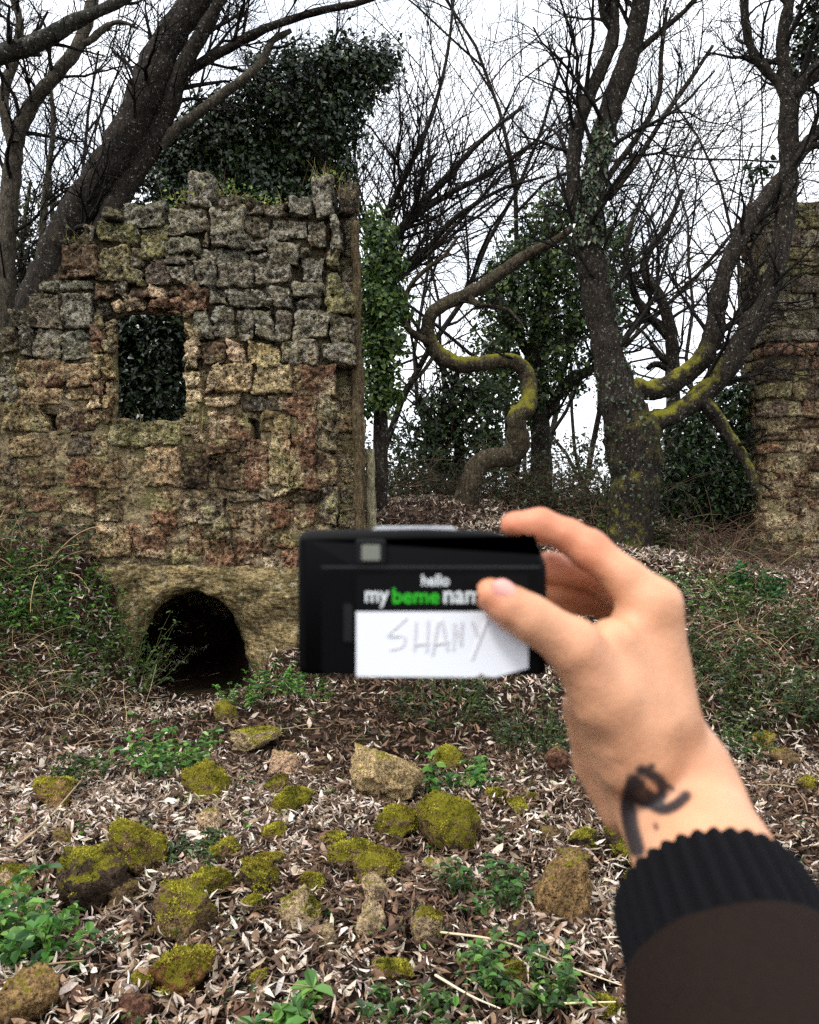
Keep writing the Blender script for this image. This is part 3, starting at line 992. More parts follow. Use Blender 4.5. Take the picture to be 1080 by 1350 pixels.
# ------------------------------------------------------------------ traced trees
# crooked tree
snake = [(612, 672, 19), (618, 655, 15), (623, 630, 13.5), (633, 609, 12), (650, 604, 13), (671, 600, 15), (683, 586, 14.5), (682, 565, 13), (683, 548, 13), (695, 537, 12), (698, 517, 10.5),
         (696, 496, 10.5), (685, 481, 10.5), (666, 475, 9.5), (638, 479, 9.5), (607, 480, 10.5), (583, 470, 10.5), (568, 452, 9.5), (564, 432, 9.0), (571, 412, 9.0), (592, 398, 9.0),
         (621, 386, 9.0), (649, 368, 8.5), (677, 348, 8), (702, 332, 7), (728, 320, 5.5), (756, 300, 4)]
ROOT = ground_hit(616, 664)
YS = float(np.clip(ROOT[1], 8.5, 11))
tree_from_limbs('crooked_tree', 'moss topped tree with a trunk bent into snaking loops on the leaf bank',
    [snake, [(566, 452, 5), (550, 442, 4.5), (536, 430, 4), (533, 404, 3.6), (541, 377, 3.3), (563, 354, 3), (586, 337, 2.5), (604, 312, 2)],
     [(618, 392, 5), (632, 402, 4), (650, 404, 3), (672, 410, 2.4), (690, 430, 1.6)],
     [(575, 465, 3), (556, 492, 2.6), (538, 508, 2.4), (526, 530, 2)], [(690, 545, 8), (681, 541, 8), (674, 543, 7)],
     [(610, 640, 6), (604, 656, 6), (598, 672, 7)]],
    YS, M_BARK_SNAKE, M_TWIG, [(4, 0.5), (10, 0.7), (9, 0.4), (8, 0.4), (0, 0), (0, 0)], 21, dy=0.07, gnarl=0.06, moss={0: (0.26, 0.70), 4: (-1, 2)},
    par=dict(PAR, kids=[4, 4, 3], maxl=3, rmin=0.005))

# forked ivy-clad tree
YF = 9.0
fork_limbs = [
    [(826, 748, 40), (828, 722, 33), (838, 640, 32), (834, 580, 34), (818, 530, 28), (803, 470, 21), (794, 425, 20), (784, 366, 19), (774, 318, 19), (780, 268, 17), (789, 205, 15.5), (808, 135, 14.5), (833, 65, 13), (845, 0, 12.5), (852, -80, 11), (840, -190, 8), (850, -330, 4)],
    [(770, 310, 13), (757, 262, 9.5), (756, 210, 9), (764, 160, 9), (784, 110, 8.5), (808, 50, 8), (804, -5, 8), (780, -90, 6), (770, -200, 3)],
    [(820, 530, 20), (838, 515, 15), (862, 515, 14), (892, 502, 13.5), (922, 478, 13.5), (939, 448, 13), (946, 410, 12), (955, 360, 11), (972, 322, 11), (995, 282, 10.5), (1018, 250, 10), (1042, 222, 9), (1066, 188, 8), (1100, 150, 6)],
    [(840, 585, 22), (858, 558, 15), (886, 548, 13.5), (924, 521, 14), (958, 485, 14), (986, 438, 14), (1010, 395, 13.5), (1026, 342, 13), (1036, 282, 12.5), (1040, 205, 11.5), (1041, 140, 12), (1058, 112, 10), (1085, 85, 10), (1130, 30, 8), (1170, -60, 5)],
    [(1040, 140, 8), (1028, 112, 6), (1008, 90, 6), (990, 62, 6), (982, 20, 5.5), (980, -30, 5), (960, -120, 3)],
    [(1040, 145, 9), (1036, 100, 8), (1032, 50, 7.5), (1041, 0, 7), (1050, -70, 5), (1040, -160, 3)],
    [(838, 70, 5), (868, 44, 4), (902, 15, 3.2), (930, -15, 2.4)],
    [(808, 40, 5), (796, 20, 5), (790, -10, 4.5), (770, -70, 3)],
    [(1036, 200, 6), (1058, 192, 6), (1085, 190, 5), (1120, 170, 4)],
    [(790, 250, 5), (815, 215, 4), (842, 178, 4), (868, 128, 3.5), (872, 70, 3), (880, 10, 2)],
    [(803, 262, 4), (838, 215, 3.6), (878, 150, 3.4), (910, 105, 3), (940, 60, 2)],
    [(925, 525, 10), (945, 550, 9), (965, 580, 8), (985, 612, 7), (1000, 650, 6)]]
fork = tree_from_limbs('forked_tree', 'big forked tree with ivy on its trunk and two mossy limbs sweeping towards the tower', fork_limbs, YF, M_BARK_MOSS, M_TWIG,
    [(16, 1.5), (14, 1.2), (12, 1.1), (16, 1.2), (10, 1.0), (12, 1.0), (7, 0.8), (7, 0.8), (8, 0.9), (9, 0.9), (9, 0.9), (3, 0.4)], 33, dy=0.04, moss={0: (0.0, 0.2), 2: (-1, 0.34), 3: (-1, 0.26), 11: (-1, 2)},
    par=dict(PAR, kids=[6, 6, 4], maxl=3, rmin=0.0045))
# ivy on its trunk
pt, rt_ = limb_path(fork_limbs[0], YF, dy=0.04, seed=33)
def ivy_on(p, r, t0, t1, n, size, ang0=-math.pi, ang1=math.pi):
    u = RNG.uniform(t0, t1, n) * (len(p) - 1)
    i = np.clip(u.astype(int), 0, len(p) - 2)
    f = (u - i)[:, None]
    c = p[i] * (1 - f) + p[i + 1] * f
    T = p[i + 1] - p[i]; T /= np.linalg.norm(T, axis=1, keepdims=True)
    ref = np.tile(np.array([0, -1.0, 0]), (n, 1))
    B = ref - (ref * T).sum(1, keepdims=True) * T; B /= np.linalg.norm(B, axis=1, keepdims=True)
    C = np.cross(T, B)
    a = RNG.uniform(ang0, ang1, n)[:, None]
    d = np.cos(a) * B + np.sin(a) * C
    pos = c + d * (r[i][:, None] * 1.04 + RNG.uniform(0, 0.03, (n, 1)))
    R = rot_from(d + RNG.normal(0, 0.4, (n, 3)), np.array([0, 0, -1.0]) + RNG.normal(0, 0.5, (n, 3)))
    return leaf_batch(IVY, R, size * RNG.uniform(0.6, 1.3, n), pos, pal([(52, 70, 42), (42, 58, 34), (70, 88, 54), (34, 48, 28), (84, 88, 58)], n))
parts = [ivy_on(pt, rt_, 0.49, 0.66, 520, 0.052, -1.3, 1.0), ivy_on(pt, rt_, 0.02, 0.30, 520, 0.042), ivy_on(pt, rt_, 0.28, 0.50, 200, 0.042, 0.6, 2.2)]
def merge(parts):
    VV, FF, CC, b = [], [], [], 0
    for V, F, C in parts:
        VV.append(V); FF.append(F + b); CC.append(C); b += len(V)
    return np.concatenate(VV), np.concatenate(FF), np.concatenate(CC)
V, F, C = merge(parts)
o = mk('ivy', V, F, M_IVY, fork, False, C)
tag(o, 'small ivy leaves climbing the trunk', kind='stuff')

# leaning tree behind the wall
lean_limbs = [
    [(20, 560, 30), (45, 420, 26), (72, 340, 23), (92, 300, 23), (130, 238, 24), (165, 185, 24), (193, 122, 23), (216, 64, 20), (258, 0, 18), (300, -70, 15), (330, -180, 10), (340, -300, 5)],
    [(110, 380, 18), (150, 275, 15), (188, 212, 13), (218, 152, 12), (244, 84, 10), (284, 12, 8.5), (312, -50, 7), (330, -150, 4)],
    [(240, 98, 7), (262, 84, 6.5), (300, 64, 6), (350, 38, 5.5), (415, 16, 4.5), (490, -2, 3.5), (560, -40, 2)],
    [(212, 192, 8), (236, 168, 7), (270, 142, 6.5), (318, 106, 6), (345, 82, 5), (358, 55, 4.5), (384, 40, 3)],
    [(186, 130, 7), (180, 142, 8), (176, 150, 6)]]
t = tree_from_limbs('leaning_tree', 'thick dark tree leaning right behind the broken wall top', lean_limbs, 8.9, M_BARK_DARK, M_TWIG,
    [(10, 1.1), (10, 1.1), (16, 0.9), (3, 0.5), (0, 0)], 55, par=dict(PAR, kids=[6, 6, 4], maxl=3, rmin=0.0045))
# the pale stem has its own bark
for ch in t.children:
    if ch.name == 'limb.%03d' % 0: pass
lims = [ch for ch in t.children if ch.name.startswith('limb')]
pale = sorted(lims, key=lambda o: o.name)[2]
pale.data.materials[0] = M_BARK_PALE
tag(pale, 'pale grey stem slanting across the dark crown')

# slim tree at the left edge
tree_from_limbs('slim_tree', 'slim grey tree with a crooked twin stem left of the leaning tree',
    [[(-8, 640, 18), (0, 520, 16), (6, 420, 14), (8, 330, 12.5), (14, 250, 11.5), (22, 185, 10), (44, 135, 9), (76, 96, 8.5), (104, 58, 8.5), (122, 0, 7), (140, -70, 5), (130, -180, 3)],
     [(18, 190, 8), (8, 160, 6.5), (6, 120, 6), (20, 76, 5.5), (26, 30, 5), (16, -10, 4.5), (0, -90, 3)],
     [(104, 58, 6), (118, 54, 4.5), (134, 40, 4.5), (150, 30, 3), (166, 30, 2.2), (182, 38, 1.6)],
     [(60, 400, 5), (55, 320, 4.5), (62, 240, 4), (70, 170, 3), (66, 100, 2)]],
    10.5, M_BARK_PALE, M_TWIG, [(14, 1.4), (10, 1.1), (5, 0.4), (10, 1.0)], 66, par=dict(PAR, kids=[6, 6, 4], maxl=3, rmin=0.005))

# tree out of frame on the left whose lichen bough reaches in
tree_from_limbs('overhanging_tree', 'lichen grey bough reaching in from a tree beside the slim tree',
    [[(-330, 800, 36, 6.0), (-320, 600, 32, 6.0), (-290, 300, 28, 6.0), (-220, 160, 20, 6.0), (-110, 105, 14, 6.0), (0, 72, 11, 6.0), (50, 55, 10.5, 6.0), (100, 28, 9.5, 6.0), (150, 5, 7.5, 6.0), (205, -25, 6, 6.0), (280, -70, 4, 6.0)],
     [(-290, 310, 22, 6.0), (-310, 160, 18, 6.1), (-290, 0, 14, 6.1), (-300, -160, 9, 6.2)]],
    6.0, M_BARK_LICHEN, M_TWIG, [(9, 0.55), (8, 1.0)], 77, par=dict(PAR, kids=[5, 4, 3], maxl=3, rmin=0.004))

# dark thin tree seen through the fork
tree_from_limbs('thin_tree', 'thin black double stemmed tree seen through the fork of the ivy tree',
    [[(886, 660, 12), (888, 560, 10), (887, 484, 9), (885, 440, 8.5), (871, 392, 7), (850, 358, 6), (856, 330, 5), (880, 298, 4), (900, 250, 3)],
     [(884, 446, 7), (868, 428, 6), (848, 410, 5.5), (833, 374, 4.5), (826, 330, 3.5), (836, 280, 2.5)],
     [(884, 486, 5), (866, 480, 4), (854, 486, 3)], [(880, 478, 4), (868, 468, 3), (856, 452, 2)]],
    12.5, M_BARK_DARK, M_TWIG, [(9, 1.4), (8, 1.2), (2, 0.3), (2, 0.3)], 88, par=dict(PAR, kids=[5, 5, 3], maxl=3, rmin=0.005))

# fan of bare limbs between the wall and the fork
tree_from_limbs('fanning_tree', 'bare tree fanning dark limbs to the right beyond the ivy column',
    [[(455, 660, 14), (462, 560, 12), (470, 470, 10), (486, 400, 8), (512, 330, 6.5), (548, 278, 5.2), (590, 232, 4.2), (640, 180, 3.2), (690, 140, 2)],
     [(486, 400, 6.5), (520, 366, 5), (560, 330, 4), (604, 285, 3.2), (660, 250, 2.4), (720, 232, 1.5)],
     [(470, 470, 7), (500, 352, 5.5), (508, 290, 4.6), (540, 220, 3.8), (570, 150, 3), (590, 70, 2.2), (600, -20, 1.5)],
     [(505, 345, 7), (530, 300, 5.5), (585, 260, 4), (650, 225, 3), (700, 190, 2)]],
    11.5, M_BARK_DARK, M_TWIG, [(24, 1.5), (18, 1.2), (22, 1.4), (16, 1.1)], 99, par=dict(PAR, kids=[6, 6, 4], maxl=3, rmin=0.006, up=0.07))

# ------------------------------------------------------------------ bare wood behind
def bare_tree_mesh(seed, height=9.0):
    rng = random.Random(seed)
    par = dict(wob=0.20, up=0.06, rmin=0.0055, maxl=4, kids=[9, 6, 5, 3], ang=(0.4, 1.0))
    out = []
    grow(out, (0, 0, 0), norm3((rng.gauss(0, 0.12), rng.gauss(0, 0.12), 1)), height, rng.uniform(0.055, 0.085), 0, rng, par)
    for _ in range(2):
        grow(out, (0, 0, 0.3), norm3((rng.gauss(0, 0.3), rng.gauss(0, 0.3), 1)), height * 0.8, 0.045, 1, rng, par)
    big = [o for o in out if o[1][0] > 0.043]
    sml = [o for o in out if o[1][0] <= 0.043]
    V1, F1 = tubes(big, SIDES); V2, F2 = tubes(sml, SIDES)
    return mesh_data('trunk', V1, F1, M_BARK_DARK), mesh_data('branches', V2, F2, M_FARTWIG)
BT = [bare_tree_mesh(200 + k) for k in range(5)]
bare_spots = [(-7.5, 14, 1.0), (-4.8, 13, 0.9), (-9, 19, 1.2), (-5.6, 22, 1.25), (-2.6, 17, 1.1), (-0.9, 14.5, 0.95), (0.6, 18, 1.15), (1.9, 14.5, 1.0), (3.0, 21, 1.25), (5.2, 24, 1.3),
              (7.0, 17, 1.15), (9.0, 22, 1.3)]
rs = random.Random(5)
for k, (x, y, s) in enumerate(bare_spots):
    lab = ('behind the slim tree and the saplings' if x < -4 else 'behind the ivy crown' if x < -2 else 'behind the fanning limbs beside the ivy column' if x < 0.4 else 'behind the crooked tree' if x < 2.5 else 'seen through the fork of the ivy tree' if x < 6 else 'behind the tower')
    t = thing('bare_tree', 'leafless grey tree with fine upright branches ' + lab, 'tree', (x, y, float(terrain(x, y)) - 0.1), 'bare trees in the wood behind')
    t.rotation_euler = (0, 0, rs.uniform(0, 6.28))
    t.scale = (s, s, s)
    for nm, me in zip(('trunk', 'branches'), BT[k % 5]):
        o = bpy.data.objects.new(nm, me)
        link(o, t)
        if nm == 'branches': o['kind'] = 'stuff'

# ------------------------------------------------------------------ evergreen ivy masses
def foliage_tree(name, label, stems, blobs, y, ncl, per, spread, size, colors, mat=M_IVY, seed=0, cat='tree', tw=None, protos=None, bark=None):
    polys = [limb_path(s, y, seed=seed) for s in stems]
    t = thing(name, label, cat, polys[0][0][0])
    for k, (p, r) in enumerate(polys):
        V, F = tubes([(list(map(tuple, p)), list(lump(p, r, 0.12, seed + k)))], SIDES)
        mk('trunk' if k == 0 else 'limb', V, F, bark or M_BARK_DARK, t)
    if tw:
        rng = random.Random(seed); out = []
        for p, r in polys: twigs_on(out, p, r, rng, tw[0], tw[1], dict(PAR, kids=[5, 5, 3], maxl=3, rmin=0.006))
        V, F = tubes(out, SIDES); mk('branches', V, F, M_TWIG, t)['kind'] = 'stuff'
    V, F, C = clump_leaves(blobs, ncl, per, spread, size, colors, protos=protos)
    mk('crown', V, F, mat, t, False, C)
    return t

B = pxblob
YI = 9.9
foliage_tree('ivy_tree', 'dense dark ivy smothered crown rising behind the broken wall top', [[(330, 640, 22), (325, 420, 18), (330, 280, 14), (370, 180, 10), (430, 110, 7), (490, 90, 3)], [(440, 420, 14), (436, 270, 10), (425, 180, 7), (400, 120, 4)]],
    [B(300, 190, YI, 62, 0.5), B(262, 225, YI, 62, 0.5), B(362, 140, YI, 58, 0.5), B(420, 110, YI, 50, 0.45), B(478, 92, YI, 36, 0.3), B(508, 84, YI, 22, 0.25), B(395, 190, YI, 58, 0.5), B(436, 165, YI, 42, 0.4), B(340, 235, YI, 60, 0.5),
     B(215, 240, YI, 34, 0.4), B(440, 225, YI, 30, 0.35), B(400, 250, YI, 42, 0.4), B(470, 128, YI, 26, 0.3), B(345, 92, YI, 24, 0.3), B(250, 195, YI, 40, 0.4), B(280, 170, YI, 40, 0.4), B(384, 76, YI, 20, 0.2), B(452, 76, YI, 24, 0.25), B(180, 320, 9.4, 60, 0.4), B(250, 300, 9.4, 60, 0.4), B(130, 360, 9.4, 40, 0.3)],  # the nearer blobs behind the wall are added to shade the window ivy
    YI, 2900, 13, 0.075, 0.062, GREEN_DARK + [(60, 78, 40)], seed=301, tw=(14, 0.8))
YJ = 9.3
foliage_tree('ivy_column', 'sunlit green ivy column beside the wooden post at the wall end', [[(500, 690, 10), (502, 560, 10), (500, 420, 8), (500, 300, 5)]],
    [B(500, 312, YJ, 24, 0.25), B(503, 355, YJ, 27, 0.25), B(503, 400, YJ, 31, 0.3), B(505, 445, YJ, 29, 0.3), B(500, 490, YJ, 26, 0.25), B(497, 530, YJ, 20, 0.25), B(522, 410, YJ, 12, 0.15), B(488, 285, YJ, 12, 0.15), B(516, 520, YJ, 14, 0.15)],
    YJ, 560, 10, 0.065, 0.06, GREEN_MID + [(104, 128, 56)], mat=M_LEAF, seed=302, tw=(5, 0.3))
YK = 13.5
foliage_tree('evergreen_tree', 'loose evergreen tree between the crooked trunk and the forked tree', [[(716, 680, 14), (712, 560, 13), (706, 480, 12), (716, 400, 10), (724, 320, 6), (720, 270, 3)], [(712, 560, 8), (745, 510, 7), (790, 480, 6), (830, 450, 4)], [(706, 480, 7), (670, 420, 6), (640, 360, 4)]],
    [B(716, 300, YK, 40, 0.6), B(690, 350, YK, 50, 0.7), B(745, 350, YK, 48, 0.7), B(668, 400, YK, 44, 0.7), B(720, 410, YK, 55, 0.8), B(770, 410, YK, 40, 0.6), B(660, 460, YK, 40, 0.6), B(735, 470, YK, 50, 0.7), B(690, 520, YK, 46, 0.6), B(640, 500, YK, 34, 0.5),
     B(740, 270, YK, 26, 0.4), B(810, 330, YK, 34, 0.4), B(815, 400, YK, 30, 0.4), B(780, 300, YK, 32, 0.4)],
    YK, 820, 12, 0.12, 0.085, GREEN_MID + GREEN_DARK[2:] + [(104, 118, 54)], mat=M_LEAF, seed=303, tw=(10, 1.0))
foliage_tree('evergreen_shrub', 'tall loose evergreen shrub under the loop of the crooked tree', [[(600, 690, 8), (606, 600, 7), (596, 530, 5), (606, 480, 3)], [(600, 640, 6), (570, 560, 5), (552, 520, 3)]],
    [B(604, 520, 12.4, 36, 0.5), B(570, 550, 12.4, 34, 0.5), B(630, 560, 12.4, 38, 0.5), B(590, 590, 12.4, 44, 0.5), B(650, 520, 12.4, 28, 0.4), B(545, 590, 12.4, 34, 0.5), B(650, 600, 12.4, 40, 0.5), B(565, 625, 12.4, 30, 0.4)],
    12.4, 420, 10, 0.10, 0.075, GREEN_MID[:3] + GREEN_DARK[2:] + GREEN_GREY, mat=M_LEAF, seed=304, cat='shrub', tw=(14, 0.9))
foliage_tree('laurel_bush', 'glossy dark laurel bush between the forked tree and the tower', [[(925, 700, 7), (925, 620, 5), (930, 560, 3)], [(950, 700, 6), (960, 620, 5), (965, 560, 3)]],
    [B(905, 560, 11.2, 30, 0.4), B(945, 540, 11.2, 34, 0.4), B(970, 580, 11.2, 30, 0.4), B(920, 610, 11.2, 40, 0.5), B(965, 630, 11.2, 38, 0.5), B(890, 640, 11.2, 34, 0.4), B(975, 520, 11.2, 22, 0.3), B(930, 655, 11.2, 34, 0.4)],
    11.2, 620, 10, 0.09, 0.09, GREEN_DARK + GREEN_MID[:2], seed=305, cat='shrub', protos=OVAL)
foliage_tree('ivy_curtain', 'dark ivy filling the view through the window hole', [[(190, 640, 8, 8.7), (195, 540, 6, 8.7), (190, 430, 4, 8.7)]],
    [B(170, 440, 8.8, 45, 0.35), B(220, 460, 8.8, 45, 0.35), B(180, 510, 8.8, 50, 0.35), B(235, 520, 8.8, 50, 0.35), B(215, 420, 8.8, 45, 0.35), B(195, 570, 8.8, 50, 0.35), B(150, 560, 8.8, 40, 0.3), B(150, 480, 8.9, 40, 0.3), B(190, 480, 9.2, 80, 0.3, 1.2)],
    8.8, 1300, 12, 0.07, 0.062, GREEN_DARK, seed=306, cat='ivy', tw=(6, 0.4))
foliage_tree('corner_ivy', 'dark hanging leaves at the top of the tower beside the right fork', [[(1120, 40, 8, 9.6), (1090, 40, 6, 9.6), (1062, 60, 3, 9.6)]],
    [B(1070, 25, 9.6, 26, 0.3), B(1060, 75, 9.6, 22, 0.25), B(1085, 60, 9.6, 30, 0.3), B(1075, 0, 9.6, 24, 0.3), B(1000, 225, 9.9, 14, 0.2)],
    9.6, 90, 9, 0.07, 0.075, GREEN_DARK, seed=307, cat='ivy')

foliage_tree('sapling_thicket', 'grey twiggy saplings with sparse dull leaves behind the left shoulder of the wall', [[(60, 640, 6), (62, 480, 5), (70, 340, 4), (66, 230, 2)], [(30, 640, 6), (34, 470, 5), (28, 340, 4), (40, 240, 2)], [(92, 640, 5), (98, 480, 4), (92, 360, 3), (104, 290, 2)], [(-10, 640, 6), (-6, 470, 5), (2, 340, 3), (-8, 230, 2)]],
    [B(40, 330, 11.8, 46, 0.5), B(80, 350, 11.8, 44, 0.5), B(20, 400, 11.8, 50, 0.5), B(70, 400, 11.8, 50, 0.5), B(60, 270, 11.8, 40, 0.5), B(10, 290, 11.8, 36, 0.4), B(110, 300, 11.8, 26, 0.3)],
    11.8, 330, 8, 0.13, 0.06, GREEN_GREY + [(98, 98, 66), (84, 84, 60)], mat=M_LEAF, seed=308, cat='saplings', tw=(26, 0.9), bark=M_BARK_PALE)
# undergrowth along the top of the bank
def bramble(name, label, spots, n, colors, leafn, size, h, seed, cat='bramble', leafcol=GREEN_MID, group=None, thick=0.004, arc=1.0):
    """arching thin stems with leaves; spots: list of (x,y,radius)"""
    rng = random.Random(seed)
    out, lp, ld = [], [], []
    for _ in range(n):
        sx, sy, sr = rng.choice(spots)
        x = sx + rng.gauss(0, sr); y = sy + rng.gauss(0, sr)
        z = float(terrain(x, y)) - 0.02
        a = rng.uniform(0, 6.283); ln = h * rng.uniform(0.5, 1.4)
        d = norm3((math.cos(a) * 0.6, math.sin(a) * 0.6, rng.uniform(0.5, 1.4)))
        pts, rad = [(x, y, z)], [thick * rng.uniform(0.7, 1.3)]
        m = 8
        g = rng.uniform(0.10, 0.34) * arc
        for i in range(1, m):
            d = norm3((d[0] + rng.gauss(0, 0.09), d[1] + rng.gauss(0, 0.09), d[2] - g))
            q = pts[-1]
            nz = q[2] + d[2] * ln / m
            pts.append((q[0] + d[0] * ln / m, q[1] + d[1] * ln / m, nz)); rad.append(rad[0] * (1 - 0.7 * i / m))
            if rng.random() < leafn:
                for _k in range(3):
                    lp.append((pts[-1][0] + rng.gauss(0, 0.025), pts[-1][1] + rng.gauss(0, 0.025), pts[-1][2] + rng.gauss(0, 0.02)))
        out.append((pts, rad))
    V, F = tubes(out, lambda r: 3)
    kk = np.repeat(pal(colors, len(out), 0.3), [len(o[0]) * 3 for o in out], axis=0)
    order = {}
    base = (spots[0][0], spots[0][1], float(terrain(spots[0][0], spots[0][1])))
    t = thing(name, label, cat, base, group)
    mk('stems', V, F, M_STALK, t, False, kk[:len(V)])['kind'] = 'stuff'
    if lp:
        lp = np.array(lp)
        k = len(lp)
        R = rot_from(RNG.normal(0, 0.6, (k, 3)) + np.array([0, 0, 1.0]), RNG.normal(0, 1, (k, 3)))
        V, F, C = leaf_batch(OVAL, R, size * RNG.uniform(0.6, 1.3, k), lp, pal(leafcol, k))
        mk('leaves', V, F, M_LEAF, t, False, C)['kind'] = 'stuff'
    return t

BROWN = [(92, 72, 54), (70, 54, 42), (120, 100, 78), (58, 46, 38)]
STRAW = [(176, 150, 112), (142, 116, 84), (196, 176, 140), (110, 88, 64)]
def gp(px, y): return ((px - 540) / FPX * y, y)
bramble('bramble_thicket', 'brown bramble thicket behind the crooked tree foot', [(*gp(520, 10.8), 0.3), (*gp(580, 11), 0.35), (*gp(650, 11), 0.4)], 420, BROWN, 0.35, 0.06, 1.2, 401, leafcol=GREEN_DARK + GREEN_GREY)
bramble('bramble_thicket', 'tangled bramble thicket between crooked trunk and ivy trunk', [(*gp(710, 10.3), 0.4), (*gp(770, 10.3), 0.35), (*gp(750, 11.3), 0.4)], 480, BROWN, 0.40, 0.055, 1.25, 402, leafcol=GREEN_DARK + GREEN_GREY)
bramble('bramble_thicket', 'leafless brown bramble heap at the tower foot', [(*gp(910, 9.2), 0.3), (*gp(960, 9.4), 0.3), (*gp(1010, 9.7), 0.25)], 520, BROWN + [(96, 66, 54)], 0.04, 0.05, 0.8, 403)
bramble('bramble_thicket', 'dark leafy bramble behind the laurel bush', [(*gp(860, 11.8), 0.4), (*gp(940, 12), 0.4), (*gp(1000, 12), 0.3)], 300, BROWN, 0.7, 0.07, 1.4, 404, leafcol=GREEN_DARK)
bramble('bramble_thicket', 'dry bramble hanging at the left foot of the wall', [(*gp(10, 7.15), 0.14), (*gp(45, 7.2), 0.14), (*gp(-30, 7.1), 0.2)], 200, BROWN + STRAW[:1], 0.10, 0.05, 0.75, 405)

# far wood: one mass beyond the trees
rf = random.Random(9)
out, lp = [], []
for _ in range(120):
    a = rf.uniform(-0.62, 0.62); y = rf.uniform(17, 36)
    x = math.tan(a) * y
    z = float(terrain(x, y))
    grow(out, (x, y, z), norm3((rf.gauss(0, 0.15), rf.gauss(0, 0.15), 1)), rf.uniform(1.0, 2.4), rf.uniform(0.02, 0.04), 2, rf, dict(wob=0.14, up=0.03, rmin=0.010, maxl=4, kids=[6, 6, 5, 4], ang=(0.4, 0.9)))
V, F = tubes(out, lambda r: 4 if r > 0.02 else 3)
fw = mk('far_wood', V, F, M_FARTWIG, None, False)
tag(fw, 'grey brown mass of thin bare saplings filling the wood behind', 'saplings', kind='stuff')
blobs = [(math.tan(a) * y, y, float(terrain(math.tan(a) * y, y)) + rf.uniform(0.2, 1.6), rf.uniform(0.8, 1.7), 0.9, rf.uniform(0.6, 1.2))
         for a, y in [(rf.uniform(-0.6, 0.6), rf.uniform(14.5, 30)) for _ in range(90)]]
V, F, C = clump_leaves(blobs, 2200, 8, 0.16, 0.12, GREEN_DARK + GREEN_GREY + [(96, 84, 60)])
tag(mk('far_undergrowth', V, F, M_LEAF, None, False, C), 'dull green undergrowth low between the bare trunks of the wood', 'undergrowth', kind='stuff')

# ------------------------------------------------------------------ wooden posts at the wall's end
def post(name, label, path, y, mat, seed):
    p, r = limb_path(path, y)
    V, F = tubes([(list(map(tuple, p)), list(lump(p, r, 0.12, seed, 9)))], lambda r: 24)
    cen = np.repeat(p, 24, axis=0)
    V = cen + (V - cen) * (1 + 0.42 * fbm(V * np.array([1, 1, 0.06]), 48, 3, 0.6, seed) + 0.15 * fbm(V, 9, 3, 0.5, seed))[:, None]
    n = len(V)
    o = mk(name, V, [F, np.arange(n - 24, n)[None]], mat, None, True, None, p[0])
    return tag(o, label, 'post')
post('wooden_post', 'tall weathered brown wooden post standing against the broken wall end', [(475, 705, 7.5), (473, 650, 7), (474, 600, 6.6), (471, 550, 7), (472, 500, 6.4), (470, 450, 6.4), (470, 400, 6), (469, 340, 5), (469, 292, 4)], 7.62,
     mat_bark('weathered_wood', S(46, 38, 28), S(138, 118, 86), 0.5, scale=1.6), 3)
post('wooden_stake', 'short pale mossy stake beside the tall wooden post', [(489, 705, 6.5), (489, 650, 6), (487, 592, 5)], 7.8, mat_bark('grey_wood', S(110, 100, 74), S(196, 186, 150), 0.5, moss=0.5, scale=1.2), 5)

